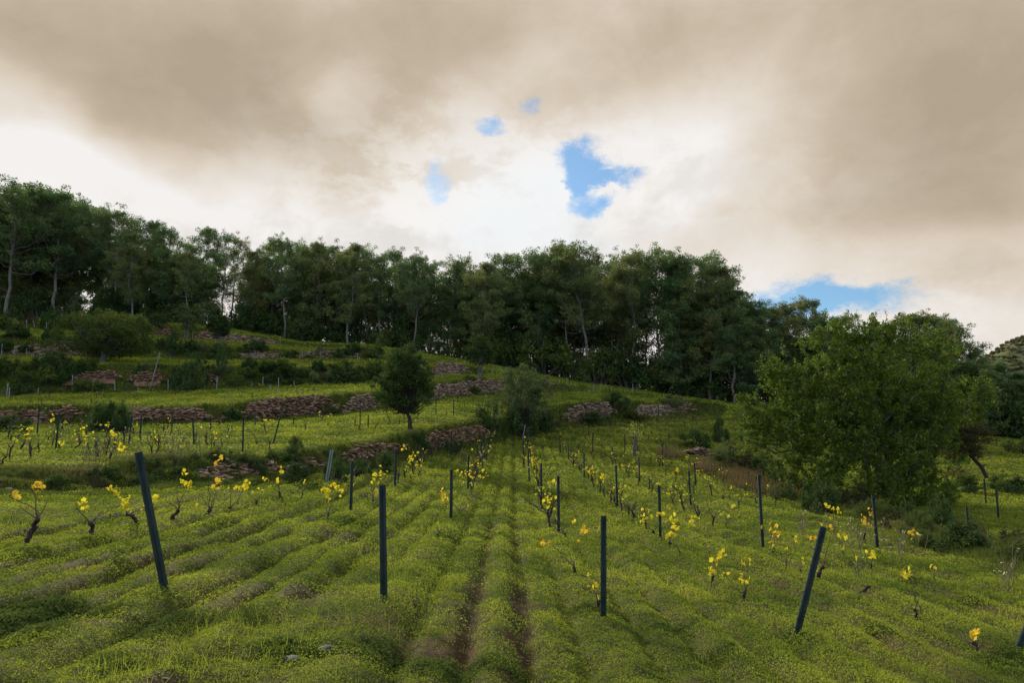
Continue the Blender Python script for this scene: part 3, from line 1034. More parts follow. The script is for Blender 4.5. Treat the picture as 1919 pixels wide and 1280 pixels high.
def pine_proto(seed, kind, lite=False):
    """an Aleppo pine 10 units tall: bare lower trunk, upswept limbs, needle puffs"""
    rs = np.random.default_rng(seed)
    H = 10.0
    wood, lv = Geo(), Geo()
    lean = {'leaning': 1.9, 'umbrella': 0.5}.get(kind, 0.35) * (1 if rs.random() < 0.5 else -1)
    n = 12
    t = np.linspace(0, 1, n)
    off = np.cumsum(rs.normal(size=(n, 2)) * 0.085, axis=0)
    off -= off[0]
    off[:, 0] += lean * t ** 1.3
    P = np.column_stack([off[:, 0], off[:, 1], t * H * 0.93])
    R = 0.095 * (1 - t) ** 0.8 + 0.015
    wood.tube(P, R, 7)
    h0 = {'umbrella': 0.36, 'dense': 0.06, 'oval': 0.22, 'narrow': 0.20, 'leaning': 0.38, 'sparse': 0.34}[kind]
    rad = {'umbrella': 2.5, 'dense': 2.2, 'oval': 2.0, 'narrow': 1.35, 'leaning': 2.1, 'sparse': 1.8}[kind]
    nl = {'umbrella': 44, 'dense': 56, 'oval': 50, 'narrow': 42, 'leaning': 36, 'sparse': 28}[kind]
    az = rs.uniform(0, 6.28)
    clumps = []
    for i in range(nl):
        f = (i + rs.uniform(0, 0.8)) / nl
        h = h0 + (0.97 - h0) * f
        az += 2.4 + rs.normal() * 0.5
        x = (h - h0) / (1 - h0)
        if kind == 'umbrella':
            prof = 0.55 + 0.75 * math.sin(math.pi * min(1, x * 0.75 + 0.1)) if x < 0.85 else 0.55
        elif kind == 'dense':
            prof = 1.0 - 0.72 * x ** 1.4
        else:
            prof = 0.45 + 0.75 * math.sin(math.pi * (0.15 + 0.78 * x))
        L = rad * prof * rs.uniform(0.55, 1.15)
        base = np.array([np.interp(h / 0.93, t, P[:, k]) for k in range(3)])
        base[2] = min(base[2], P[-1, 2])
        el = rs.uniform(0.25, 0.95) + (0.45 if x > 0.8 else 0)
        tip = base + np.array([math.cos(az) * math.cos(el), math.sin(az) * math.cos(el), math.sin(el)]) * L
        tip[2] = min(tip[2], H * 1.01)
        Q = path3(base, tip, 6, rs, 0.35, -0.10)
        wood.tube(Q, np.linspace(0.034 * (1.3 - x), 0.008, 6), 4)
        for tt in (0.5, 0.72, 0.9, 1.0):
            c = Q[0] + (Q[-1] - Q[0]) * tt + rs.normal(size=3) * [0.22, 0.22, 0.12] * (1.4 - tt * 0.5)
            clumps.append((c, rs.uniform(0.24, 0.48) * (1.15 if tt > 0.8 else 0.9) * (0.75 if x > 0.85 else 1)))
            if rs.random() < 0.75:
                e = c + rs.normal(size=3) * [0.42, 0.42, 0.24] + [0, 0, 0.12]
                wood.tube(np.array([Q[3], (Q[3] + e) / 2 + rs.normal(size=3) * 0.05, e]), [0.018, 0.012, 0.006], 3, False)
                clumps.append((e, rs.uniform(0.14, 0.34)))
    # dead snags on the lower trunk
    for i in range(9 if kind != 'dense' else 2):
        h = rs.uniform(0.15, max(0.2, h0))
        base = np.array([np.interp(h / 0.93, t, P[:, k]) for k in range(3)])
        a = rs.uniform(0, 6.28)
        wood.tube(path3(base, base + np.array([math.cos(a), math.sin(a), rs.uniform(0.1, 0.6)]) * rs.uniform(0.4, 1.3), 4, rs, 0.5), np.linspace(0.018, 0.004, 4), 3, False)
    leaf, dk = (0.185, 0.55) if lite else (0.125, 1.7)
    dens = {'sparse': 54, 'narrow': 72, 'dense': 88}.get(kind, 76)
    for c, r in clumps:
        m_ = int(dens * dk * (r / 0.42) ** 2)
        D = rs.normal(size=(m_, 3))
        D /= np.linalg.norm(D, axis=1)[:, None]
        q_ = rs.random(m_) ** 0.45
        pts = c + D * q_[:, None] * r * np.array([1.0, 1.0, 0.88])
        lv.leaves(pts, leaf, rs, asp=0.5, up=0.25, size_var=0.4, dirs=D * 1.2 + [0, 0, 0.5])
    return wood.mesh('pine_trunk', M_BARK, True), lv.mesh('pine_crown', M_PINE if seed % 3 else M_PINE_B), H


PINES = {}
PINES_LITE = {}
for i, k in enumerate(['umbrella', 'oval', 'narrow', 'dense', 'leaning', 'dense', 'oval']):
    PINES_LITE.setdefault(k, []).append(pine_proto(250 + i, k, True))
for i, k in enumerate(['umbrella', 'oval', 'narrow', 'dense', 'leaning', 'sparse', 'umbrella', 'oval', 'narrow', 'dense', 'sparse', 'oval']):
    PINES.setdefault(k, []).append(pine_proto(200 + i, k))


def place_tree(name, protos, idx, loc, height, wid, rz, label, cat, group=None):
    tm, cm, H = protos[idx % len(protos)]
    o = empty(name, loc, rz)
    tag(o, label, cat, group)
    a, b = link('trunk', tm, o), link('crown', cm, o)
    k = height / (H + 0.5)
    o.scale = (k * wid, k * wid, k)
    return o


def ridge_at(px, dY=0.0):
    s = (px - CX) / F / CP
    YB, ZB = breaks(np.array([s]))
    Y = float(YB[0, -1]) + dY
    x = s * Y
    return Vector((x, Y, float(HH(x, Y))))


# front rank of the wood: picture x of the trunk foot, picture y of the top, kind, width, distance past the wood's edge
FRONT = [
    (-60, 350, 'umbrella', 1.2, 1), (8, 346, 'umbrella', 1.25, -3), (52, 350, 'oval', 1.3, 5), (95, 358, 'umbrella', 1.25, 0), (140, 368, 'umbrella', 1.05, 7),
    (208, 392, 'umbrella', 1.15, 1), (180, 395, 'sparse', 0.9, 9), (243, 432, 'oval', 0.95, -4),
    (288, 408, 'narrow', 1.1, 2), (312, 418, 'narrow', 1.1, -1), (335, 445, 'sparse', 0.8, 5), (372, 420, 'oval', 0.9, 2), (352, 462, 'leaning', 0.8, -3),
    (415, 430, 'sparse', 0.9, 3), (433, 437, 'sparse', 0.85, 6), (462, 462, 'oval', 0.9, 0), (500, 447, 'oval', 1.0, 4), (533, 440, 'umbrella', 0.85, -2),
    (566, 452, 'oval', 0.8, 3), (590, 445, 'oval', 0.9, 0), (622, 456, 'umbrella', 0.9, 5), (652, 452, 'oval', 1.0, -3), (688, 465, 'umbrella', 0.95, 3),
    (712, 470, 'sparse', 0.9, 0), (742, 462, 'oval', 1.0, 4), (775, 472, 'umbrella', 0.9, -2), (806, 486, 'oval', 0.95, 3), (842, 484, 'narrow', 1.2, 1),
    (868, 476, 'sparse', 1.1, 4), (905, 488, 'oval', 1.05, -4), (940, 462, 'narrow', 1.3, 2), (972, 500, 'oval', 1.0, 5), (1006, 462, 'narrow', 1.15, 0),
    (1035, 466, 'oval', 0.95, 4), (1062, 457, 'umbrella', 1.0, 1), (1103, 460, 'leaning', 1.1, -1), (1090, 490, 'sparse', 0.9, 6), (1145, 470, 'leaning', 0.9, 3),
    (1180, 466, 'sparse', 1.0, 0), (1212, 482, 'sparse', 0.8, 5), (1238, 470, 'umbrella', 1.0, 1), (1268, 466, 'dense', 1.05, -2), (1296, 476, 'umbrella', 1.0, 2),
    (1328, 491, 'oval', 1.1, -3), (1352, 516, 'dense', 1.1, 1), (1372, 534, 'oval', 1.2, -4), (1398, 546, 'dense', 1.2, 3), (1415, 564, 'dense', 1.2, -3), (1440, 566, 'oval', 1.2, 0), (1462, 562, 'dense', 1.2, 4),
    (1483, 558, 'sparse', 1.2, 2), (1508, 552, 'oval', 0.9, 4), (1540, 584, 'dense', 1.1, 0), (1585, 586, 'oval', 1.2, 3), (1640, 590, 'dense', 1.2, 0),
    (1700, 584, 'oval', 1.2, -6), (1745, 578, 'oval', 1.3, -8), (1768, 582, 'dense', 1.1, -4), (1795, 604, 'oval', 1.3, -6), (1822, 644, 'dense', 1.2, -4), (1862, 668, 'dense', 1.3, 0),
    (1900, 684, 'dense', 1.3, 0), (1945, 676, 'dense', 1.3, 2), (2000, 666, 'oval', 1.3, 0), (-130, 355, 'umbrella', 1.3, 3),
]
KINDW = {'umbrella': 'flat-topped', 'oval': 'rounded', 'narrow': 'slim', 'dense': 'low-branched', 'leaning': 'leaning', 'sparse': 'thin-crowned'}


def front_pines():
    rs = np.random.default_rng(300)
    items = sorted(FRONT)
    cnt = {}
    vis = [it for it in items if 0 <= it[0] <= 1919]
    for i, (px, top, kind, wid, dY) in enumerate(items):
        p = ridge_at(px, dY)
        ztop = at(px, top + 4, p[1])[2]
        h = ztop - p[2]
        j = cnt.get(kind, 0)
        cnt[kind] = j + 1
        if (px, top, kind, wid, dY) in vis:
            pos = vis.index((px, top, kind, wid, dY))
            where = ordinal(pos) + ' from the left' if pos < len(vis) / 2 else ordinal(len(vis) - 1 - pos) + ' from the right'
            if pos == 0:
                where = 'leftmost'
            elif pos == len(vis) - 1:
                where = 'rightmost'
        else:
            where = 'just outside the ' + ('left' if px < 0 else 'right') + ' edge' + (' (outer)' if px in (-130, 2000) else '')
        lab = f"{KINDW[kind]} pine in the front rank of the wood, {where}"
        place_tree('pine_tree', PINES[kind], j, p + Vector((0, 0, -0.15)), h * (1.0 if kind != 'dense' else 1.0), wid * 1.05, rs.uniform(0, 6.28), lab, 'pine tree',
                   'pines in the front rank of the wood')


front_pines()


def merged(name, label, cat, items, materials_split=True):
    """one countless mass made of transformed copies (a far wood that reads as one mass)"""
    groups = {}
    for me, M in items:
        groups.setdefault(me.materials[0].name, []).append((me, M))
    verts, faces, mats, n = [], {}, [], 0
    for mi, (mn, lst) in enumerate(groups.items()):
        mats.append(bpy.data.materials[mn])
        for me, M in lst:
            co = np.empty(len(me.vertices) * 3, dtype=np.float32)
            me.vertices.foreach_get('co', co)
            co = co.reshape(-1, 3) @ np.array(M.to_3x3()).T + np.array(M.translation)
            lt = np.empty(len(me.polygons), dtype=np.int32)
            me.polygons.foreach_get('loop_total', lt)
            vi = np.empty(len(me.loops), dtype=np.int32)
            me.loops.foreach_get('vertex_index', vi)
            st = np.concatenate([[0], np.cumsum(lt)[:-1]])
            for kk in np.unique(lt):
                sel = st[lt == kk]
                f = vi[sel[:, None] + np.arange(kk)[None]]
                faces.setdefault((mi, int(kk)), []).append(f + n)
            verts.append(co)
            n += len(co)
    keys = sorted(faces)
    me = mesh_of(name, np.vstack(verts), [np.vstack(faces[k]) for k in keys], mats[0])
    for m_ in mats[1:]:
        me.materials.append(m_)
    mi = np.concatenate([np.full(sum(len(x) for x in faces[k]), k[0], dtype=np.int32) for k in keys])
    me.polygons.foreach_set('material_index', mi)
    o = link(name, me)
    tag(o, label, cat, kind='stuff')
    return o


def back_wood():
    rs = np.random.default_rng(310)
    items = []
    tops_x = [-200, 0, 130, 200, 243, 300, 345, 372, 425, 470, 533, 600, 700, 800, 870, 940, 1006, 1062, 1200, 1250, 1296, 1350, 1440, 1540, 1640, 1750, 1822, 1862, 2050]
    tops_y = [352, 352, 372, 410, 440, 425, 455, 435, 440, 470, 450, 452, 475, 495, 490, 480, 480, 475, 485, 480, 490, 560, 615, 615, 618, 625, 685, 710, 705]
    for rank, (d0, d1, n) in enumerate(((6, 11, 78), (12, 22, 80))):
        for i in range(n):
            px = -180 + (2200) * (i + rs.uniform(-0.4, 0.4)) / n
            # clear windows where the sky shows between the stems
            if 398 < px < 455 or 1190 < px < 1262 or 140 < px < 176 or (1100 < px < 1140 and rank == 1):
                if rs.random() < 0.85:
                    continue
            p = ridge_at(px, rs.uniform(d0, d1))
            top = np.interp(px, tops_x, tops_y) + rs.uniform(12, 70)
            h = at(px, top, p[1])[2] - p[2]
            k = rs.choice(['umbrella', 'oval', 'oval', 'dense', 'dense', 'dense', 'narrow', 'leaning'])
            tm, cm, H = PINES_LITE[k][rs.integers(0, len(PINES_LITE[k]))]
            sc = h / H
            M = Matrix.Translation(p) @ Matrix.Rotation(rs.uniform(0, 6.28), 4, 'Z') @ Matrix.Diagonal((sc * 1.1, sc * 1.1, sc, 1))
            items += [(tm, M), (cm, M)]
    merged('wood', 'dense dark pine wood standing behind the front rank of trees', 'wood', items)


back_wood()


# ------------------------------------------------------------------ shrubs
def shrub_proto(seed, m, n_cl=26, leaf=0.11, per=90, tall=1.0, open_=0.0, spiky=False):
    """a shrub about 2 wide and 1.2 high (unit scale)"""
    rs = np.random.default_rng(seed)
    st, lv = Geo(), Geo()
    for i in range(n_cl):
        a = rs.uniform(0, 6.28)
        r = rs.random() ** 0.6
        hh = rs.uniform(0.15, 1.0) * tall * math.sqrt(max(0.05, 1 - 0.75 * r * r))
        c = np.array([math.cos(a) * r * 0.85, math.sin(a) * r * 0.85, hh])
        st.tube(path3((c[0] * 0.12, c[1] * 0.12, -0.1), c, 5, rs, 0.4), np.linspace(0.03, 0.007, 5), 4, False)
        cr = rs.uniform(0.16, 0.34)
        D = rs.normal(size=(per, 3))
        D /= np.linalg.norm(D, axis=1)[:, None]
        pts = c + D * (rs.random(per) ** 0.5)[:, None] * cr * np.array([1, 1, 0.8])
        pts[:, 2] = np.maximum(pts[:, 2], 0.0)
        lv.leaves(pts, leaf, rs, asp=0.5 if not spiky else 0.12, up=0.3, dirs=D + [0, 0, 1.6 if spiky else 0.3])
        if rs.random() < 0.5:
            tip = c + np.array([rs.normal() * 0.12, rs.normal() * 0.12, rs.uniform(0.2, 0.45)])
            st.tube(path3(c, tip, 3, rs, 0.3), [0.01, 0.008, 0.004], 3, False)
            tt = rs.random(24)[:, None]
            lv.leaves(c + (tip - c) * tt + rs.normal(size=(24, 3)) * 0.045, leaf * 0.9, rs, asp=0.45 if not spiky else 0.12, up=0.3)
    return st.mesh('shrub_stem', M_GREYBARK), lv.mesh('shrub_foliage', m)


SHRUBS = {
    'dark': [shrub_proto(400 + i, M_DARKLEAF) for i in range(3)],
    'mid': [shrub_proto(410 + i, M_MIDLEAF) for i in range(3)],
    'olive': [shrub_proto(420 + i, M_OLIVE, 20, 0.10, 60) for i in range(2)],
    'broom': [shrub_proto(430 + i, M_DARKLEAF, 34, 0.28, 120, 1.0, 0, True) for i in range(2)],
    'dead': [shrub_proto(440, M_DEADLEAF, 22, 0.10, 60)],
    'dark_near': [shrub_proto(450 + i, M_DARKLEAF, 44, 0.055, 260) for i in range(2)],
    'mid_near': [shrub_proto(455 + i, M_MIDLEAF, 44, 0.055, 240) for i in range(2)],
}
_sc = [0]


def shrub(px0, px1, top, base, kind, label, cat='shrub', group=None, name='shrub', depth=0.8, Y=None):
    """a shrub that fills this picture box, its foot on the ground at the bottom edge"""
    pc = (px0 + px1) / 2
    if Y is None:
        p = ground_at(pc, base)
    else:
        s = (pc - CX) / F / CP
        p = Vector((s * Y, Y, float(HH(s * Y, Y))))
    w = (px1 - px0) / F * p[1] / 2
    h = (at(pc, top, p[1])[2] - p[2])
    _sc[0] += 1
    rs = random.Random(_sc[0] * 7 + 1)
    stm, lvm = SHRUBS[kind][_sc[0] % len(SHRUBS[kind])]
    o = empty(name, p, rs.uniform(0, 6.28))
    link('stem', stm, o)
    link('foliage', lvm, o)
    o.scale = (w / 1.08, w / 1.08, max(0.25, h) / 1.22)
    tag(o, label, cat, group)
    return o


shrub(163, 250, 742, 812, 'broom', 'big dark broom bush hanging over the long stone wall at left')
shrub(882, 948, 748, 815, 'dark', 'big dark green bush at the left foot of the sparse olive tree')
shrub(925, 1015, 755, 818, 'dark', 'big dark green bush growing under the sparse olive tree')
shrub(985, 1055, 765, 808, 'dark', 'low dark shrub between the olive tree and the pale stone wall')
shrub(764, 812, 800, 852, 'broom', 'dark shrub at the foot of the lone dark tree')
shrub(1122, 1190, 728, 770, 'dark', 'dark round bush between the two pale stone walls')
shrub(1060, 1150, 770, 790, 'dark', 'low dark shrub along the foot of the pale stone wall')
shrub(1150, 1215, 768, 786, 'mid', 'low green shrub between the foot of the two pale walls')
shrub(1222, 1290, 738, 762, 'olive', 'grey green shrub on top of the right pale stone wall')
shrub(1268, 1345, 802, 842, 'dark', 'dark spreading bush above the small heap of field stones')
shrub(1328, 1372, 775, 832, 'dark', 'dark upright shrub behind the stone heap, left of the carob tree')
shrub(1332, 1412, 812, 870, 'olive', 'grey green scrub right of the stone heap, touching the carob tree')
shrub(1330, 1430, 842, 882, 'dark', 'dark green shrub behind the tall dry grass')
shrub(1490, 1578, 896, 962, 'dark', 'dark round bush at the lower left foot of the carob tree')
shrub(1440, 1500, 900, 940, 'mid_near', 'small olive green shrub at the edge of the dry grass')
shrub(1745, 1885, 975, 1040, 'dark', 'low dark bramble mound right of the carob tree')
shrub(1850, 1960, 1000, 1060, 'mid_near', 'low bramble mound cut by the right edge')
shrub(1700, 1760, 985, 1030, 'mid_near', 'small weedy shrub in front of the dark bramble mound')
shrub(1775, 1850, 888, 925, 'dark', 'dark low shrub under the leaning tree')
shrub(1850, 1925, 885, 925, 'dark', 'dark low hedge shrub right of the leaning tree')
shrub(1870, 1960, 815, 850, 'mid', 'green shrub along the red earth path at the right edge')
shrub(318, 386, 672, 736, 'dark', 'big dark shrub beside the long leaning pole')
shrub(402, 428, 640, 706, 'dark', 'narrow dark column shrub on the third terrace')
shrub(300, 342, 612, 668, 'dark', 'round dark tree-like shrub right of the broad green tree')
shrub(-10, 42, 574, 622, 'dark', 'dark round shrub at the left edge under the pines')
shrub(80, 118, 583, 620, 'dark', 'dark shrub left of the broad green tree under the pines')
shrub(250, 275, 680, 704, 'dark', 'small dark bush on the edge of the third terrace')
shrub(160, 188, 664, 692, 'mid', 'small green bush left of the broad tree trunk')
shrub(28, 75, 583, 606, 'dead', 'dry brown shrub under the pines at the left')
shrub(470, 505, 745, 762, 'mid', 'small green weed clump on top of the long wall')
shrub(538, 572, 808, 845, 'mid', 'green upright weed clump on the first terrace beside the leaning post')
shrub(862, 900, 702, 716, 'mid', 'small bright green bush above the long pink wall')
shrub(865, 905, 722, 738, 'dark', 'small green clump at the foot of the long pink wall')
shrub(700, 750, 842, 885, 'dark', 'dark bush under the first bank left of the lone tree')
shrub(640, 705, 858, 892, 'dark', 'dark bush under the first bank beside the tall thin posts')
shrub(600, 655, 848, 905, 'dark', 'dark bush behind the pair of leaning stakes')
shrub(520, 600, 862, 905, 'dark', 'dark brambles right of the low reddish stone bank')
shrub(160, 235, 872, 905, 'dark', 'dark brambles on the first bank behind the second near vine')
shrub(235, 300, 880, 915, 'dark', 'dark brambles on the first bank beside the leaning near post')
shrub(75, 130, 890, 922, 'dark', 'dark low scrub on the bank behind the leftmost near vine')
shrub(380, 445, 835, 868, 'mid', 'grassy bush mound on the edge of the first terrace')
shrub(495, 560, 838, 866, 'mid', 'grassy low bush below the leaning terrace post')
shrub(-40, 60, 775, 812, 'dark', 'dark low shrub against the tumbled wall at the left edge')
shrub(820, 880, 820, 850, 'dark', 'dark low shrub below the reddish rubble wall')


shrub(1188, 1268, 645, 752, 'dark', 'tall dark bush filling the light gap between two pine stems right of centre', Y=97)
shrub(1015, 1092, 655, 722, 'dark', 'tall dark bush under the pines above the far right terrace', Y=97)
shrub(1105, 1185, 670, 738, 'dark', 'wide dark bush under the pines above the pale stone walls', Y=97)
shrub(1270, 1345, 680, 756, 'dark', 'dark bush under the pines where the right wall ends', Y=95)
shrub(385, 440, 590, 618, 'dark', 'low dark bush under the sunlit gap in the pines at left', Y=103)


def edge_shrubs():
    rs = np.random.default_rng(470)
    n = 42
    f = np.sort(rs.uniform(0, 1, n))
    for i, t in enumerate(f):
        px = float(np.interp(t, [0, 0.3, 0.6, 1], [1345, 1480, 1700, 1935])) + rs.normal() * 8
        py = float(np.interp(t, [0, 0.3, 0.6, 1], [872, 915, 985, 1058])) + rs.normal() * 11
        h = rs.uniform(18, 58)
        w = h * rs.uniform(1.0, 1.8)
        kind = rs.choice(['mid_near', 'dark', 'dead', 'dead', 'dark', 'mid_near'])
        d = {'mid_near': 'mid green', 'dark': 'dark green', 'olive': 'grey green', 'dead': 'brown dry'}[kind]
        shrub(px - w / 2, px + w / 2, py - h, py, kind, f"{d} low shrub in the scrub strip below the carob, {ordinal(i)} from the left",
              group='low shrubs of the scrub strip below the carob')


edge_shrubs()


def bank_shrubs():
    rs = np.random.default_rng(460)
    rows = [('third', 4, 72, -60, 800, -0.1, 1.0, 16, 40), ('fourth', 6, 50, -60, 700, -0.1, 1.0, 12, 30), ('uppermost', 8, 10, 60, 345, 0.2, 1.3, 16, 36),
            ('first', 0, 40, -40, 640, -0.05, 1.0, 14, 34), ('second', 2, 10, 0, 640, 0.0, 0.3, 14, 24)]
    for (nm, lev, n, x0, x1, t0, t1, hmin, hmax) in rows:
        xs = np.sort(rs.uniform(x0, x1, n))
        for i, px in enumerate(xs):
            s = (px - CX) / F / CP
            YB, ZB = breaks(np.array([s]))
            t = rs.uniform(t0, t1)
            Y = float(YB[0, lev] + (YB[0, lev + 1] - YB[0, lev]) * t)
            hpx = rs.uniform(hmin, hmax)
            w = hpx * rs.uniform(1.1, 2.2)
            p = Vector((s * Y, Y, float(HH(s * Y, Y))))
            kind = rs.choice(['dark', 'dark', 'dark', 'mid', 'olive', 'broom'])
            dsc = {'dark': 'dark green', 'mid': 'mid green', 'olive': 'grey green', 'broom': 'dark feathery'}[kind]
            if nm == 'first':
                kind = {'dark': 'dark_near', 'olive': 'mid_near', 'mid': 'dead', 'broom': 'mid_near'}[kind]
                dsc = {'dark_near': 'dark green', 'mid_near': 'mid green', 'dead': 'brown dry'}[kind]
            stm, lvm = SHRUBS[kind][i % len(SHRUBS[kind])]
            o = empty('shrub', p, rs.uniform(0, 6.28))
            link('stem', stm, o)
            link('foliage', lvm, o)
            o.scale = (w / F * Y / 2.2, w / F * Y / 2.2, hpx / F * Y / 1.25)
            vis = [x for x in xs if x >= 0]
            wh = (ordinal(vis.index(px)) + ' from the left') if px >= 0 else 'outside the left edge, number ' + ['one', 'two', 'three', 'four', 'five', 'six'][list(xs).index(px) % 6]
            tag(o, f"{dsc} shrub on the {nm} bank of the terraces, {wh}", 'shrub', f'shrubs on the {nm} bank')
    # undergrowth at the foot of the pines
    n = 96
    xs = np.sort(rs.uniform(-60, 1960, n))
    vis = [x for x in xs if 0 <= x <= 1919]
    for i, px in enumerate(xs):
        p = ridge_at(px, rs.uniform(-2.5, 2.0))
        hpx = rs.uniform(34, 72) if px < 900 else rs.uniform(48, 105)
        if 400 < px < 450:
            hpx *= 0.6
        w = hpx * rs.uniform(0.9, 1.6)
        kind = rs.choice(['dark', 'dark', 'dark', 'mid', 'dark', 'olive'])
        dsc = {'dark': 'dark green', 'mid': 'mid green', 'olive': 'grey green'}[kind]
        stm, lvm = SHRUBS[kind][i % len(SHRUBS[kind])]
        o = empty('shrub', p, rs.uniform(0, 6.28))
        link('stem', stm, o)
        link('foliage', lvm, o)
        k = p[1] / F
        o.scale = (w * k / 2.2, w * k / 2.2, hpx * k / 1.25)
        if px in vis:
            q_ = vis.index(px)
            wh = ordinal(q_) + ' from the left' if q_ < len(vis) / 2 else ordinal(len(vis) - 1 - q_) + ' from the right'
        else:
            wh = 'outside the frame edge, number ' + ['one', 'two', 'three', 'four', 'five', 'six'][i % 6]
        tag(o, f"{dsc} undergrowth bush at the foot of the pines, {wh}", 'bush', 'undergrowth at the foot of the pines')


bank_shrubs()


def broadleaf(name, label, cat, px, base, box, m, leaf_px=1.6, n_cl=120, per=60, stems=1, trunk_r=0.09, trunk_top=0.3, bark=None, seed=1, puff=0.16, lean=None, flat=0.8, cone=0.0):
    """a tree whose crown fills the picture box (x0, y0, x1, y1) and whose foot is at (px, base)"""
    rs = np.random.default_rng(seed)
    p = ground_at(px, base)
    Y = p[1]
    k = Y / F
    x0, y0, x1, y1 = box
    cw, ch = (x1 - x0) * k / 2, (y1 - y0) * k / 2
    cc = at((x0 + x1) / 2, (y0 + y1) / 2, Y) - p
    cc = np.array([cc[0], 0.0, cc[2]])
    wood, lv = Geo(), Geo()
    zt = cc[2] - ch * (1 - trunk_top)
    forks = []
    for i in range(stems):
        a = rs.uniform(0, 6.28)
        b0 = np.array([math.cos(a), math.sin(a), 0]) * trunk_r * (1.5 if stems > 1 else 0)
        b0[2] = -0.15
        tp = np.array([cc[0] * 0.6 + rs.normal() * cw * 0.12 * (stems > 1), rs.normal() * cw * 0.1, zt + rs.uniform(-0.1, 0.1) * ch])
        Q = path3(b0, tp, 7, rs, 0.25)
        wood.tube(Q, np.linspace(trunk_r, trunk_r * 0.6, 7), 8)
        forks.append(tp)
    for i in range(n_cl):
        D = rs.normal(size=3)
        D /= np.linalg.norm(D)
        r = rs.random() ** 0.40
        lump = 0.80 + 0.35 * vnoise(D[0] * 2.2 + seed, D[2] * 2.2 + D[1], seed)
        c = cc + D * r * lump * np.array([cw, cw * 0.9, ch])
        tz = (c[2] - cc[2]) / ch
        c[0] = cc[0] + (c[0] - cc[0]) * (1 - cone * max(-0.3, tz))
        f = forks[i % len(forks)]
        if i % 3 == 0:
            mid = f + (c - f) * 0.55 + rs.normal(size=3) * cw * 0.06
            P = np.array([f, f + (mid - f) * 0.5 + rs.normal(size=3) * cw * 0.03, mid, c])
            wood.tube(P, np.linspace(trunk_r * 0.42, trunk_r * 0.08, 4), 4, False)
        cr = puff * max(cw, ch) * rs.uniform(0.6, 1.3)
        m_ = int(per * rs.uniform(0.5, 1.3))
        D2 = rs.normal(size=(m_, 3))
        D2 /= np.linalg.norm(D2, axis=1)[:, None]
        lv.leaves(c + D2 * (rs.random(m_) ** 0.5)[:, None] * cr * np.array([1, 1, flat]), leaf_px * k * 1.9, rs, asp=0.5, up=0.35, dirs=D2 + [0, 0, 0.3])
    o = empty(name, p)
    link('trunk', wood.mesh('trunk', bark or M_GREYBARK, True), o)
    link('crown', lv.mesh('crown', m), o)
    tag(o, label, cat)
    return o


broadleaf('lone_tree', 'lone dark evergreen with a thin bare trunk on the first bank', 'tree', 771, 812, (702, 640, 816, 786), M_DARKLEAF, 2.0, 330, 85, 1, 0.14, 0.15, M_VINEWOOD, 501, 0.13, cone=0.5)
broadleaf('olive_tree', 'sparse grey green olive tree rising from the big dark bush', 'tree', 975, 800, (922, 684, 1044, 792), M_OLIVE, 2.0, 230, 60, 3, 0.10, 0.1, M_GREYBARK, 502, 0.15)
broadleaf('broad_tree', 'broad low green tree with a short grey trunk on the third terrace', 'tree', 193, 681, (106, 576, 292, 676), M_MIDLEAF, 1.9, 420, 70, 1, 0.30, 0.45, M_GREYBARK, 503, 0.11)
broadleaf('round_tree', 'small round dark tree standing on the uppermost pale wall', 'tree', 411, 650, (388, 592, 434, 632), M_DARKLEAF, 1.8, 90, 60, 1, 0.14, 0.1, M_GREYBARK, 504, 0.22)
broadleaf('olive_tree', 'airy grey green tree on the left of the round dark tree', 'tree', 350, 640, (324, 566, 386, 622), M_OLIVE, 1.7, 80, 36, 2, 0.10, 0.1, M_GREYBARK, 505, 0.2)
broadleaf('olive_tree', 'airy grey green tree behind the round dark tree', 'tree', 395, 618, (366, 560, 424, 600), M_OLIVE, 1.7, 70, 36, 2, 0.10, 0.1, M_GREYBARK, 506, 0.2)
broadleaf('olive_tree', 'pale feathery young tree at the right end of the uppermost wall', 'tree', 566, 642, (544, 598, 588, 636), M_OLIVE, 1.6, 60, 28, 2, 0.07, 0.1, M_GREYBARK, 507, 0.2)
broadleaf('young_tree', 'narrow young green tree left of the lone dark tree', 'tree', 712, 690, (698, 630, 724, 668), M_MIDLEAF, 1.6, 40, 34, 1, 0.08, 0.1, M_GREYBARK, 508, 0.25)
broadleaf('olive_tree', 'bushy grey green tree above the long pink wall', 'tree', 902, 712, (870, 622, 930, 690), M_DARKLEAF, 1.8, 110, 50, 2, 0.14, 0.2, M_GREYBARK, 509, 0.2)
broadleaf('young_tree', 'thin two stemmed tree with sparse yellow leaves in the far field', 'tree', 1187, 856, (1168, 790, 1226, 822), M_VINEGREEN, 1.5, 40, 8, 3, 0.06, 0.05, M_GREYBARK, 510, 0.16)
broadleaf('round_tree', 'small dark tree at the far left edge on the fourth terrace', 'tree', 4, 624, (-22, 590, 20, 616), M_MIDLEAF, 1.8, 50, 50, 1, 0.08, 0.1, M_GREYBARK, 511, 0.25)


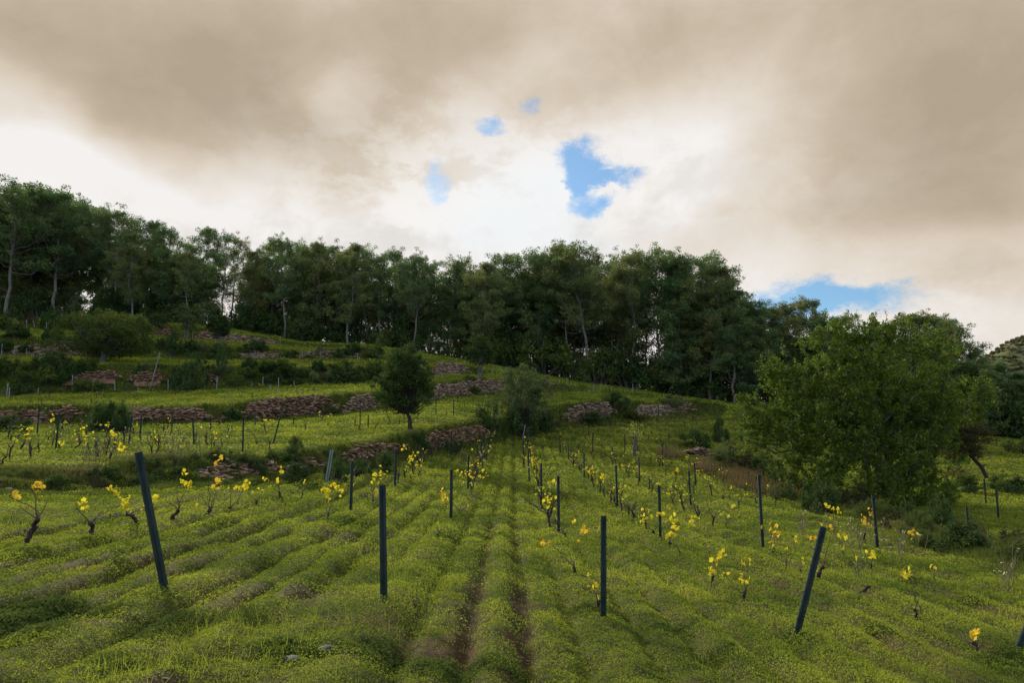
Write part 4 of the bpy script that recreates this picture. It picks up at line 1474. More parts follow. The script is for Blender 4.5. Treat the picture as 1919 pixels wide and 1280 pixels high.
def leaning_tree():
    rs = np.random.default_rng(520)
    p = ground_at(1852, 902)
    Y = p[1]
    wood, lv = Geo(), Geo()
    pts = [(1852, 904), (1846, 890), (1838, 874), (1828, 864), (1818, 852), (1795, 832)]
    P = np.array([tuple(at(a, b, Y + 0.12 * i) - p) for i, (a, b) in enumerate(pts)])
    wood.tube(P, [0.13, 0.12, 0.11, 0.10, 0.09, 0.06], 8)
    wood.tube(np.array([P[2], P[2] + [0.28, 0, 0.08], P[2] + [0.42, 0.05, 0.03]]), [0.04, 0.03, 0.015], 5)
    wood.tube(np.array([P[3], P[3] + [0.30, 0, 0.25], P[3] + [0.55, 0.05, 0.22]]), [0.04, 0.025, 0.012], 5)
    for i in range(150):
        a, b = rs.uniform(-1, 1), rs.uniform(-1, 1)
        if a * a + b * b > 1:
            continue
        c = np.array(tuple(at(1802 + a * 52, 822 + b * 42, Y + rs.uniform(-1.0, 1.2)) - p))
        if i % 3 == 0:
            wood.tube(path3(P[4] if b > 0 else P[5], c, 4, rs, 0.3), np.linspace(0.04, 0.01, 4), 4, False)
        D = rs.normal(size=(170, 3))
        lv.leaves(c + D * [0.26, 0.26, 0.07], 0.12, rs, asp=0.3, up=0.6, dirs=D)
    o = empty('leaning_tree', p)
    link('trunk', wood.mesh('trunk', M_VINEWOOD, True), o)
    link('crown', lv.mesh('crown', M_DEADLEAF), o)
    tag(o, 'dark tree with a bent leaning trunk and dry brown layered crown', 'tree')


leaning_tree()


def carob():
    """the big carob tree at the right: several stems, wide crown down to the ground"""
    rs = np.random.default_rng(530)
    p = ground_at(1655, 945)
    Y = p[1]
    wood, lv = Geo(), Geo()
    # crown outline in the picture as lobes: centre x, y, radius x, y, depth shift
    lobes = [(1555, 648, 52, 46, 0), (1615, 640, 58, 48, 0.2), (1682, 640, 58, 46, 0.2), (1738, 668, 48, 50, 0.8), (1448, 700, 26, 34, 0.3), (1488, 722, 52, 50, 0.4),
             (1560, 738, 82, 70, -0.4), (1650, 735, 88, 80, -0.3), (1732, 752, 66, 66, 0.4), (1428, 788, 46, 42, 0.5), (1490, 798, 62, 54, 0), (1565, 828, 82, 66, -0.7),
             (1650, 848, 88, 74, -0.6), (1735, 846, 66, 70, 0.2), (1796, 758, 44, 48, 1.0), (1482, 866, 50, 32, 0.2), (1560, 902, 66, 38, -0.6), (1640, 930, 66, 34, -0.8),
             (1712, 930, 58, 40, -0.4), (1755, 925, 42, 38, 0), (1822, 742, 36, 42, 1.2), (1395, 772, 26, 26, 0.5), (1410, 830, 30, 26, 0.6), (1600, 780, 110, 110, 1.0), (1680, 790, 100, 110, 1.2)]
    tot = sum(a[2] * a[3] for a in lobes)
    for i in range(6):
        f = rs.uniform(-0.5, 0.5)
        top = np.array(tuple(at(1655 + f * 180, 800 + rs.uniform(-30, 30), Y + rs.uniform(-0.8, 0.8)) - p))
        b0 = np.array([f * 0.5, rs.normal() * 0.2, -0.2])
        wood.tube(path3(b0, top, 8, rs, 0.3), np.linspace(0.17, 0.09, 8), 8)
        for j in range(5):
            L = lobes[rs.integers(0, len(lobes))]
            c = np.array(tuple(at(L[0] + rs.normal() * L[2] * 0.3, L[1] + rs.normal() * L[3] * 0.3, Y + L[4]) - p))
            wood.tube(path3(top, c, 7, rs, 0.45), np.linspace(0.08, 0.02, 7), 6)
    k = Y / F
    ncl = 3600
    for (lx, ly, rx, ry, dz) in lobes:
        m_ = int(ncl * rx * ry / tot)
        cen = np.array(tuple(at(lx, ly, Y + dz) - p))
        for i in range(m_):
            D = rs.normal(size=3)
            D /= np.linalg.norm(D)
            D[1] = -abs(D[1]) if rs.random() < 0.62 else D[1]
            r = rs.random() ** 0.33
            lump = 0.74 + 0.55 * vnoise(D[0] * 3 + lx, D[2] * 3 + D[1] * 2, 9)
            c = cen + D * r * lump * np.array([rx * k, (rx + ry) / 2 * k, ry * k])
            if vnoise(c[0] * 1.1 + 40, c[2] * 1.1 + 7, 31) * 0.6 + vnoise(c[0] * 2.3 + 40, c[2] * 2.3 + c[1], 32) * 0.4 < 0.33 and rs.random() < 0.8:
                continue
            z0 = float(HH(p[0] + c[0], p[1] + c[1])) - p[2]
            c[2] = max(c[2], z0 + 0.25)
            # a leafy spray: a twig with leaves along it pointing outward and up
            out = D * 0.7 + rs.normal(size=3) * 0.5 + [0, 0, 0.45]
            out /= np.linalg.norm(out)
            Lt = rs.uniform(0.28, 0.62)
            nl = rs.integers(34, 58)
            tt = rs.random(nl)[:, None]
            lat = rs.normal(size=(nl, 3)) * 0.085 * (1.25 - tt)
            pts = c + out * Lt * (tt - 0.3) + lat
            lv.leaves(pts, 0.105, rs, asp=0.6, up=0.45, size_var=0.35, dirs=lat * 9 + out * 0.7)
            if i % 2 == 0:
                wood.tube(np.array([c - out * Lt * 0.9 + rs.normal(size=3) * 0.05, c, c + out * Lt * 0.6]), [0.014, 0.010, 0.004], 3, False)
    # sprigs that stand out of the outline
    for (sx, sy, sx0, sy0) in ((1775, 612, 1772, 650), (1790, 603, 1788, 645), (1795, 628, 1792, 660), (1660, 578, 1658, 610), (1640, 584, 1640, 612), (1605, 585, 1608, 612),
                               (1590, 590, 1594, 615), (1560, 600, 1565, 625), (1700, 590, 1700, 615), (1440, 660, 1448, 690), (1465, 635, 1470, 665), (1425, 668, 1432, 695),
                               (1385, 798, 1410, 805), (1400, 760, 1425, 775), (1858, 715, 1835, 730), (1862, 745, 1838, 750), (1850, 690, 1835, 712), (1530, 612, 1538, 640),
                               (1500, 640, 1508, 665), (1740, 600, 1742, 620)):
        a = np.array(tuple(at(sx0, sy0, Y + 0.4) - p))
        b = np.array(tuple(at(sx, sy, Y + 0.4 + rs.normal() * 0.2) - p))
        wood.tube(path3(a, b, 4, rs, 0.15), np.linspace(0.014, 0.004, 4), 4, False)
        nl = 46
        tt = rs.random(nl)[:, None]
        lv.leaves(a + (b - a) * tt + rs.normal(size=(nl, 3)) * 0.075, 0.09, rs, asp=0.55, up=0.3)
    o = empty('carob_tree', p)
    link('trunk', wood.mesh('trunk', M_GREYBARK, True), o)
    link('crown', lv.mesh('crown', M_CAROB), o)
    tag(o, 'big spreading olive green carob tree at the right edge of the vineyard', 'tree')


carob()


# ------------------------------------------------------------------ vineyard posts
def post_mesh(name, m, near):
    """a rolled steel vineyard post, 1 unit high, open channel section with wire notches"""
    g = Geo()
    w, d, t = 0.034, 0.020, 0.0035
    prof = [(-w, -d), (-w, d * 0.6), (-w * 0.5, d), (-w * 0.28, d * 0.2), (w * 0.28, d * 0.2), (w * 0.5, d), (w, d * 0.6), (w, -d)]
    inner = [(-w + t, -d), (-w + t, d * 0.5), (-w * 0.52, d - t * 1.2), (-w * 0.33, d * 0.2 - t), (w * 0.33, d * 0.2 - t), (w * 0.52, d - t * 1.2), (w - t, d * 0.5), (w - t, -d)]
    n = len(prof)
    zs = [0.0, 1.0]
    V = []
    for z in zs:
        V += [(x, -y, z) for x, y in prof] + [(x, -y, z) for x, y in inner]
    f = []
    N = 2 * n
    for i in range(n - 1):
        f.append((i, i + 1, N + i + 1, N + i))
        f.append((n + i + 1, n + i, N + n + i, N + n + i + 1))
        f.append((N + i, N + i + 1, N + n + i + 1, N + n + i))
    f.append((0, N, N + n, n))
    f.append((n - 1, 2 * n - 1, N + 2 * n - 1, N + n - 1))
    g.add(V, f)
    if near:
        for z in np.arange(0.12, 0.97, 0.075):
            for sx in (-1, 1):
                x0, x1 = sx * (w + 0.0003), sx * (w + 0.0045)
                a = [(x0, -d * 0.3, z), (x1, -d * 0.3, z + 0.004), (x1, -d * 0.3, z + 0.012), (x0, -d * 0.3, z + 0.016)]
                b = [(x, y + 0.008, zz) for x, y, zz in a]
                g.add(a + b, [(0, 1, 2, 3), (7, 6, 5, 4), (0, 4, 5, 1), (1, 5, 6, 2), (2, 6, 7, 3), (3, 7, 4, 0)])
            # small pressed studs on the web
            g.add([(-0.003, -d * 0.2 - 0.0022, z), (0.003, -d * 0.2 - 0.0022, z), (0.003, -d * 0.2 - 0.0022, z + 0.006), (-0.003, -d * 0.2 - 0.0022, z + 0.006),
                   (0, -d * 0.2 - 0.005, z + 0.003)], [(0, 1, 4), (1, 2, 4), (2, 3, 4), (3, 0, 4)])
    return g.mesh(name, m)


POST_NEAR = post_mesh('vineyard_post', M_POST, True)
POST_FAR = post_mesh('vineyard_post', M_POST, False)
POST_GREY = post_mesh('vineyard_post', M_POSTLIGHT, False)


def post(bx, by, tx, ty, label, group, kind='far', thick=1.0, Y=None):
    p = ground_at(bx, by) if Y is None else at(bx, by, Y)
    top = at(tx, ty, p[1])
    d = top - p
    me = {'near': POST_NEAR, 'far': POST_FAR, 'grey': POST_GREY}[kind]
    o = link('vineyard_post', me)
    o.location = p - d.normalized() * 0.05
    q_ = d.to_track_quat('Z', 'Y')
    # keep the channel facing the lane with a small random turn
    up = d.normalized()
    yax = Vector((random.uniform(-0.25, 0.25), 1, 0))
    xax = yax.cross(up).normalized()
    yax = up.cross(xax)
    o.rotation_euler = Matrix((xax, yax, up)).transposed().to_euler()
    o.scale = (thick, thick, d.length + 0.05)
    tag(o, label, 'post', group)
    return o


random.seed(5)
GN = 'steel posts of the main vineyard rows'
post(308, 1122, 259, 848, 'thick dark steel post leaning left, nearest post on the left side', GN, 'near', 1.12)
post(719, 1142, 716, 909, 'upright dark steel post left of the centre lane, nearest of its row', GN, 'near', 1.05)
post(1131, 1175, 1131, 967, 'upright dark green steel post right of the centre lane, nearest of its row', GN, 'near', 1.0)
post(1491, 1204, 1543, 988, 'dark steel post leaning right with orange leaves at its top', GN, 'near', 1.05)
post(1905, 1229, 1938, 1145, 'leaning dark post cut off by the right edge at the bottom', GN, 'near', 1.0)
main_posts = [
    (657, 963, 660, 866), (740, 915, 742, 842), (786, 882, 788, 834), (821, 852, 822, 822), (845, 855, 846, 808),
    (845, 978, 846, 880), (877, 925, 878, 855), (895, 882, 894, 835), (902, 870, 901, 826), (908, 862, 908, 815),
    (1047, 1003, 1046, 893), (1014, 947, 1014, 868), (992, 905, 990, 848), (982, 875, 980, 825),
    (1157, 951, 1154, 872), (1095, 903, 1094, 848), (1066, 864, 1064, 833), (1050, 850, 1049, 818), (1238, 1020, 1235, 910), (1199, 905, 1197, 858),
    (1149, 874, 1147, 838), (1111, 851, 1111, 811), (1085, 806, 1085, 783), (1000, 822, 1000, 800), (1171, 850, 1171, 813),
    (1242, 877, 1241, 830), (1295, 955, 1291, 883), (1304, 912, 1301, 868), (1430, 1031, 1422, 890), (1645, 1031, 1636, 929),
    (1371, 873, 1370, 850), (1180, 787, 1181, 765), (1234, 785, 1234, 757), (1815, 995, 1811, 950), (1848, 945, 1844, 898), (1872, 975, 1867, 918),
    (1890, 851, 1889, 833), (1852, 835, 1852, 820), (1868, 840, 1868, 822),
]
ms = sorted(main_posts)
for i, (a, b, c, d) in enumerate(ms):
    wh = ordinal(i) + ' from the left' if i < 20 else ordinal(len(ms) - 1 - i) + ' from the right'
    post(a, b, c, d, f'slim steel post in the main field behind the nearest posts, {wh}', GN, 'near' if b - d > 60 else 'far', 0.95)
post(609, 908, 620, 843, 'leaning thin grey stake, left one of a pair before the bank', 'pair of leaning stakes', 'grey', 0.55)
post(613, 908, 624, 843, 'leaning thin grey stake, right one of a pair before the bank', 'pair of leaning stakes', 'grey', 0.55)
post(979, 824, 984, 797, 'pale leaning stake at the far end of the centre lane', 'pale leaning stakes', 'grey', 0.8)
post(280, 733, 300, 660, 'long pale pole leaning right in front of the third bank', 'pale leaning stakes', 'grey', 0.9)
post(603, 650, 610, 638, 'short pale stake leaning right below the pines on the uppermost terrace', 'pale leaning stakes', 'grey', 0.9)
terr_posts = {
    'first terrace': [(69, 818, 74, 762), (104, 847, 111, 773), (165, 810, 170, 773), (238, 816, 242, 773), (241, 840, 247, 780), (262, 828, 265, 780),
                      (322, 804, 324, 773), (364, 836, 361, 783), (394, 809, 395, 781), (411, 800, 411, 781), (455, 850, 456, 786), (511, 834, 524, 785), (529, 788, 529, 762),
                      (543, 793, 543, 776), (550, 802, 550, 783), (587, 785, 587, 774), (478, 802, 478, 770), (741, 767, 741, 760), (778, 764, 778, 757), (821, 755, 821, 739),
                      (857, 758, 857, 741), (909, 735, 909, 721), (817, 778, 817, 742), (850, 781, 850, 748), (675, 800, 675, 768), (690, 806, 690, 778)],
    'second terrace': [(12, 747, 15, 718), (17, 747, 18, 727), (71, 742, 72, 727), (135, 739, 136, 703), (140, 739, 141, 732), (175, 736, 178, 710), (215, 737, 215, 715),
                       (258, 740, 259, 727), (315, 737, 315, 712), (344, 735, 344, 717), (383, 732, 383, 724), (406, 735, 407, 707), (437, 728, 437, 713), (472, 728, 472, 718),
                       (492, 728, 493, 707), (507, 735, 507, 722), (522, 733, 522, 708), (551, 727, 551, 714), (583, 723, 583, 718), (621, 719, 621, 704), (645, 720, 645, 707),
                       (825, 705, 825, 697), (828, 711, 828, 699), (853, 705, 853, 693), (923, 702, 923, 692), (940, 700, 938, 686)],
    'third terrace': [(3, 668, 4, 645), (26, 668, 28, 648), (50, 668, 50, 653), (81, 671, 84, 662), (143, 671, 145, 650), (166, 667, 166, 653), (396, 667, 396, 655),
                      (442, 675, 442, 662), (463, 675, 463, 667), (478, 670, 478, 656), (566, 672, 566, 657), (579, 673, 579, 657), (600, 672, 600, 660), (622, 675, 622, 664),
                      (645, 672, 645, 662), (670, 679, 670, 662), (695, 671, 695, 662)],
    'uppermost terrace': [(50, 617, 50, 600), (66, 618, 62, 601), (87, 622, 87, 604), (361, 638, 361, 622), (447, 642, 447, 630), (463, 638, 463, 630), (486, 640, 486, 630),
                          (504, 643, 504, 633), (525, 641, 525, 630)],
    'far right terrace below the pines': [(1038, 725, 1038, 718), (1048, 724, 1048, 712), (1061, 724, 1063, 708), (1079, 728, 1079, 718), (1104, 737, 1104, 728), (1112, 736, 1112, 720),
                                          (1125, 731, 1128, 718), (1146, 734, 1146, 724), (1185, 739, 1186, 720)],
}
for nm, lst in terr_posts.items():
    lst = sorted(lst)
    for i, (a, b, c, d) in enumerate(lst):
        wh = ordinal(i) + ' from the left' if i < len(lst) / 2 else ordinal(len(lst) - 1 - i) + ' from the right'
        post(a, b, c, d, f'thin grey post on the {nm}, {wh}', f'thin grey posts on the {nm}', 'grey' if nm != 'first terrace' else 'far', 0.8)


# ------------------------------------------------------------------ grapevines
def vine_leaves(g, C, size, rs):
    """lobed vine leaves, slightly folded and hanging"""
    n = len(C)
    if n == 0:
        return
    N = rs.normal(size=(n, 3))
    N[:, 1] -= 0.5
    N /= np.linalg.norm(N, axis=1)[:, None]
    D = rs.normal(size=(n, 3)) * 0.6
    D[:, 2] -= 0.9
    D -= N * np.sum(D * N, axis=1)[:, None]
    D /= np.linalg.norm(D, axis=1)[:, None] + 1e-9
    W = np.cross(N, D)
    L = (size * rs.uniform(0.65, 1.3, n))[:, None]
    shp = [(-0.5, 0.0, 0), (-0.42, 0.34, .10), (-0.12, 0.30, .05), (-0.02, 0.52, .14), (0.2, 0.25, .05), (0.55, 0.0, -.05), (0.2, -0.25, .05), (-0.02, -0.52, .14), (-0.12, -0.30, .05), (-0.42, -0.34, .10)]
    P = [C + D * L * a + W * L * b + N * L * c for a, b, c in shp]
    V = np.stack(P + [C - D * L * 0.15 - N * L * 0.05], 1).reshape(-1, 3)
    f = []
    for i in range(10):
        f.append(np.stack([np.arange(n) * 11 + i, np.arange(n) * 11 + (i + 1) % 10, np.arange(n) * 11 + 10], -1))
    g.add(V, np.vstack(f))


vine_count = [0]
GV = 'grapevines of the main vineyard rows'


def hand_vine(base, trunk, canes, clusters, label, orange=False, r0=0.028, Y=None, group=GV, green=False):
    vine_count[0] += 1
    rs = np.random.default_rng(900 + vine_count[0])
    p = ground_at(*base) if Y is None else at(base[0], base[1], Y)
    Y = p[1]
    o = empty('grapevine', p)
    tag(o, label, 'grapevine', group)
    P = [np.array([0, 0, -0.06])] + [np.array(tuple(at(a, b, Y) - p)) + rs.normal(size=3) * [0, 0.03, 0] for a, b in trunk]
    # resample the trunk so that it looks gnarled
    Q = [P[0]]
    for a, b in zip(P[:-1], P[1:]):
        for t in (0.33, 0.66, 1.0):
            Q.append(a + (b - a) * t + (rs.normal(size=3) * 0.012 if t < 1 else 0))
    R = np.linspace(r0, r0 * 0.75, len(Q)) * (1 + rs.uniform(-0.22, 0.28, len(Q)))
    R[-1] = r0 * 1.15
    g = Geo()
    g.tube(Q, R, 8)
    link('trunk', g.mesh('vine_trunk', M_VINEWOOD, True), o)
    head = Q[-1]
    for c in canes:
        if isinstance(c[0], (int, float)):
            c = [c]
        C = [head] + [np.array(tuple(at(a, b, Y) - p)) + np.array([0, rs.normal() * 0.12, 0]) for a, b in c]
        S = [C[0]]
        for a, b in zip(C[:-1], C[1:]):
            for t in (0.35, 0.7, 1.0):
                S.append(a + (b - a) * t + (rs.normal(size=3) * 0.018 if t < 1 else 0))
        g = Geo()
        g.tube(S, np.linspace(0.0105, 0.0045, len(S)), 5)
        link('cane', g.mesh('vine_cane', M_CANE, True), o)
    if clusters:
        g = Geo()
        for c in clusters:
            r = c[2] * Y / F
            n = max(3, int((2.5 if c[2] >= 7 else 1.8) * (c[2] / 3.0) * (1 if c[2] > 4 else 0.8)))
            cc = np.array(tuple(at(c[0], c[1], Y) - p)) + [0, rs.normal() * 0.05, 0]
            vine_leaves(g, cc + rs.normal(size=(n, 3)) * r * 0.52, min(0.085, r * 1.1), rs)
        link('leaves', g.mesh('vine_leaves', M_VINEORANGE if orange else (M_VINEGREEN if green else M_VINELEAF)), o)
    return o


hand_vine((53, 1028), [(53, 1010), (58, 995), (68, 978), (71, 973)], [(40, 948), (70, 915), (84, 938), [(62, 960), (30, 930)]], [(24, 928, 9), (70, 913, 9), (78, 921, 5), (68, 929, 4)],
          'tall gnarled vine at the far left with a hanging orange leaf tuft', True, 0.034)
hand_vine((168, 1012), [(170, 998), (173, 986), (176, 981)], [(157, 943), [(196, 965), (214, 950)], (190, 958), (194, 981)], [(155, 944, 10), (217, 915, 8), (219, 926, 8)],
          'vine second from the left with two yellow tufts on spread canes', False, 0.033)
hand_vine((254, 995), [(257, 980), (252, 970), (244, 967), (236, 965)], [(234, 948), (266, 962), (290, 938)], [(231, 939, 9), (242, 950, 8), (247, 957, 5), (265, 955, 6), (290, 935, 8)],
          'hook shaped vine just left of the leaning near post', False, 0.033)
hand_vine((320, 984), [(321, 974), (326, 966), (333, 957)], [(336, 920), (318, 935), (345, 945), (352, 918)], [(345, 897, 9), (352, 909, 8), (340, 948, 3)],
          'vine just right of the leaning near post with one tall yellow tuft', False, 0.034)
hand_vine((382, 972), [(386, 964), (394, 956)], [[(393, 915), (405, 870)], (370, 930), [(404, 925), (411, 912)], (408, 930), [(420, 944), (446, 918)]],
          [(408, 858, 9), (407, 867, 6), (408, 905, 9), (414, 899, 6), (370, 948, 5)], 'vine with the tallest orange yellow cluster, in front of the reddish stone bank', True, 0.036)
hand_vine((429, 962), [(430, 955), (432, 951)], [(446, 930), (430, 918), [(444, 940), (455, 915)]], [(448, 914, 8), (459, 909, 8), (465, 906, 6), (429, 915, 3)],
          'small vine under the wide yellow leaf arch right of the tallest cluster')
hand_vine((482, 951), [(482, 945), (481, 940)], [(470, 928), (491, 926)], [(486, 916, 5), (479, 922, 4)], 'stubby vine with a small pale yellow tuft')
hand_vine((526, 942), [(526, 932), (524, 923)], [(517, 914), (522, 902), (528, 890)], [(526, 885, 7), (520, 901, 5), (504, 901, 3), (507, 911, 5), (496, 896, 4)],
          'upright vine with five small tufts left of the leaning stakes')
hand_vine((563, 935), [(565, 929), (567, 925)], [(568, 905)], [(569, 903, 4)], 'tiny single cane vine left of the leaning stakes', r0=0.018)
hand_vine((614, 985), [(614, 975), (616, 965)], [(613, 935), [(622, 945), (632, 925)]], [(610, 913, 9), (617, 928, 7), (632, 911, 8), (639, 917, 8), (616, 938, 5)],
          'slim vine with two bright yellow heads left of a steel post', r0=0.022)
hand_vine((687, 951), [(688, 946), (689, 942)], [(681, 922), (676, 930), [(697, 925), (703, 905)], (666, 935), (682, 905)], [(662, 908, 4), (708, 893, 5), (716, 880, 7), (712, 886, 5)],
          'bushy brown caned vine behind the upright left near post')
hand_vine((703, 950), [(702, 944), (699, 938)], [(704, 920), (712, 928), (696, 905), (708, 910)], [(700, 897, 7), (708, 896, 6), (706, 920, 5)], 'second bushy vine touching the upright left near post')
hand_vine((770, 903), [(770, 899), (770, 896)], [[(764, 880), (755, 848)], (772, 880)], [(753, 842, 8), (756, 838, 5), (767, 856, 4), (761, 879, 4), (771, 888, 5), (778, 855, 3)],
          'vine with a bright yellow head against the dark bushes of the bank')
hand_vine((784, 895), [(785, 889), (787, 884)], [(780, 878), (792, 875), (790, 862)], [(781, 874, 4), (786, 873, 3), (791, 864, 4)], 'small dark vine at the foot of the third post of the left row')
hand_vine((863, 968), [(863, 964), (862, 960)], [[(852, 950), (838, 928)], (880, 945), (896, 925), (850, 965), (870, 935), (833, 915)],
          [(829, 917, 5), (832, 931, 8), (838, 935, 5), (840, 896, 5), (880, 947, 4), (830, 926, 4)], 'wide vine right behind the second post of the centre left row', True)
hand_vine((874, 942), [(875, 938), (878, 934)], [[(860, 918), (853, 905)], (895, 927), (868, 905), (902, 920), (888, 912)],
          [(866, 892, 7), (860, 885, 6), (852, 885, 5), (868, 906, 4), (883, 909, 3), (893, 913, 3)], 'vine right of the second post with golden tufts halfway up')
hand_vine((891, 911), [(891, 907), (892, 902)], [(884, 890), (905, 898), (897, 885)], [(905, 897, 5), (912, 892, 4), (908, 882, 4), (889, 887, 4), (882, 882, 4)],
          'bright tufted vine right of the third post of the centre left row')
hand_vine((821, 1012), [(821, 1006), (821, 1002)], [(820, 985), (832, 992), (812, 998)], [(819, 979, 4)], 'tiny low vine in the grass left of the centre lane', r0=0.02)
hand_vine((1078, 1086), [(1078, 1078), (1079, 1072), (1075, 1064)], [[(1062, 1042), (1035, 1023)], [(1076, 1052), (1083, 1041), (1093, 1024)], (1070, 1045)],
          [(1013, 1014, 6), (1020, 1017, 5), (1028, 1017, 7), (1093, 994, 8), (1084, 1013, 5), (1117, 993, 5), (1077, 980, 5)],
          'forked vine left of the green near post, orange leaves on its long left cane', True, 0.024)
hand_vine((1119, 1156), [(1120, 1142), (1122, 1128)], [(1106, 1098), (1115, 1108)], [(1104, 1080, 5), (1112, 1100, 7), (1111, 1108, 6), (1117, 1122, 4)],
          'small vine hugging the foot of the green near post', r0=0.022)
hand_vine((1057, 1010), [(1058, 1004), (1058, 1001)], [(1053, 968), [(1042, 992), (1025, 968)], (1036, 985), (1046, 975)],
          [(1028, 941, 6), (1022, 950, 4), (1040, 957, 4), (1012, 966, 4)], 'vine behind the second post right of the lane, one yellow tuft')
hand_vine((1042, 985), [(1042, 980), (1040, 976)], [(1030, 960), (1036, 950), (1046, 962)], [(1040, 904, 5), (1030, 903, 3), (1027, 946, 4)], 'dark tangled vine left of the second post right of the lane')
hand_vine((1257, 1030), [(1257, 1022), (1255, 1016)], [(1250, 1008), [(1240, 990), (1228, 975)], (1262, 1005), [(1268, 1030), (1275, 1045)]],
          [(1255, 999, 10), (1250, 1006, 6), (1268, 991, 7), (1258, 971, 9), (1262, 978, 6), (1240, 961, 7), (1223, 972, 6)], 'big golden leaved vine behind the slim post right of centre')
hand_vine((1226, 1008), [(1226, 1000), (1224, 995)], [(1212, 985), (1205, 975), (1232, 985)], [(1203, 969, 8), (1210, 973, 6), (1250, 950, 4), (1230, 965, 5)],
          'golden leaved vine just left of the slim post right of centre')
hand_vine((1192, 980), [(1191, 972), (1186, 962)], [[(1178, 952), (1165, 946)], (1195, 955)], [], 'bare dark vine with a long cane right of the second right post')
hand_vine((1275, 1050), [(1276, 1042), (1273, 1034)], [(1268, 1020), (1262, 1012)], [(1296, 974, 8), (1291, 981, 6), (1303, 970, 5), (1289, 988, 3)], 'arching cane vine right of the big golden one', r0=0.018)
hand_vine((1310, 966), [(1309, 958), (1306, 950)], [[(1302, 938), (1296, 932)], [(1295, 955), (1280, 940)]], [(1278, 938, 4), (1285, 922, 4)], 'dark vine right beside the slim post near the dry grass')
hand_vine((1388, 1131), [(1392, 1124), (1395, 1113), (1398, 1108)], [[(1385, 1110), (1368, 1085)], (1388, 1088), [(1398, 1080), (1396, 1058)]],
          [(1367, 1079, 6), (1389, 1081, 8), (1386, 1086, 5), (1394, 1050, 8), (1397, 1055, 6)], 'low vine with three separate yellow heads left of the right leaning post', r0=0.026)
hand_vine((1336, 1099), [(1336, 1090), (1338, 1082)], [(1345, 1060), (1332, 1072)], [(1349, 1036, 8), (1347, 1046, 6), (1345, 1056, 8), (1327, 1065, 7), (1334, 1069, 7)],
          'vine with stacked yellow leaf heads, left neighbour of the three headed vine', r0=0.024)
hand_vine((1448, 1043), [(1447, 1034), (1450, 1029)], [(1442, 1010), (1455, 1005)], [(1448, 1017, 6), (1451, 998, 8), (1446, 988, 7), (1460, 1004, 5), (1427, 987, 4)],
          'small hooked vine right of a slim steel post', True, 0.024)
hand_vine((1488, 1048), [(1488, 1040), (1488, 1033)], [(1488, 1016)], [(1488, 1011, 7)], 'single stem vine with one yellow tuft in mid right field', r0=0.014)
hand_vine((1472, 1072), [(1473, 1060), (1473, 1052)], [(1473, 1035)], [(1473, 1029, 4)], 'thin stem vine with a small brownish tuft', True, 0.012)
hand_vine((1501, 1080), [(1501, 1072), (1501, 1068)], [(1500, 1060)], [(1500, 1055, 6)], 'very low vine with one small yellow head beside the right leaning post', r0=0.014)
hand_vine((1536, 1088), [(1534, 1078), (1536, 1070), (1543, 1064)], [[(1540, 1055), (1535, 1045)], (1556, 1052), [(1545, 1030), (1550, 995)]], [(1525, 1007, 8), (1516, 1008, 6), (1546, 984, 5), (1558, 988, 6)],
          'thick crooked vine right behind the leaning post, orange leaves at its top', True, 0.034)
hand_vine((1562, 1005), [(1562, 996), (1561, 990)], [(1560, 965), (1566, 972)], [(1553, 948, 7), (1562, 953, 8), (1570, 957, 6), (1562, 972, 5)], 'vine with a broad bright yellow head in front of the carob bushes')
hand_vine((1582, 1050), [(1582, 1040), (1581, 1035)], [(1580, 1018)], [(1581, 1008, 9), (1575, 1004, 6), (1576, 1028, 4)], 'vine with one large yellow head right of the leaning post', r0=0.016)
hand_vine((1624, 1022), [(1622, 1012), (1621, 1000)], [(1620, 985), (1628, 972)], [(1613, 972, 7), (1622, 978, 8), (1632, 962, 7), (1637, 957, 4), (1634, 987, 4)], 'vine with three golden tufts touching the slim post by the carob bushes', True)
hand_vine((1633, 1070), [(1633, 1062), (1632, 1056)], [(1632, 1045)], [(1632, 1036, 8), (1606, 1046, 4)], 'low vine with a pale yellow head below the slim post by the carob', r0=0.014)
hand_vine((1607, 1124), [(1610, 1114), (1618, 1108), (1630, 1100)], [[(1607, 1095), (1606, 1070)]], [], 'bare thick vine stump bent to the right', r0=0.026)
hand_vine((1719, 1167), [(1717, 1154), (1714, 1144)], [[(1712, 1125), (1708, 1095)], (1722, 1130)], [(1698, 1073, 9), (1697, 1080, 7)], 'slender vine with one bright yellow head in the right foreground', r0=0.022)
hand_vine((1712, 1035), [(1712, 1026), (1712, 1018)], [(1712, 1004)], [(1713, 996, 9), (1710, 1003, 5)], 'thin vine with a single orange yellow head before the bramble mound', True, 0.012)
hand_vine((1751, 1092), [(1751, 1086), (1751, 1080)], [(1752, 1072)], [(1752, 1066, 6)], 'short thin vine with a faint orange tuft right of the slender vine', True, 0.012)
hand_vine((1828, 1222), [(1829, 1214), (1826, 1206)], [(1822, 1194), (1840, 1208)], [(1819, 1185, 9), (1826, 1188, 7)], 'lowest vine at the right bottom with one orange yellow head', True, 0.022)
hand_vine((1362, 995), [(1362, 989), (1361, 984)], [(1362, 972), (1372, 958)], [(1374, 949, 5), (1362, 967, 5)], 'twiggy vine with two small round yellow tufts', r0=0.018)
hand_vine((1367, 940), [(1367, 934), (1367, 930)], [(1368, 921)], [(1368, 918, 5)], 'tiny vine with a lime yellow tuft below the dry grass', r0=0.012)
hand_vine((1418, 948), [(1417, 941), (1414, 934)], [(1405, 930), (1416, 920)], [], 'bare dark vine left of the tallest slim post at the dry grass')
hand_vine((1400, 915), [(1400, 909)], [(1402, 902)], [(1308, 885, 5), (1313, 883, 4)], 'tiny vine stub in front of the dry grass', r0=0.014)
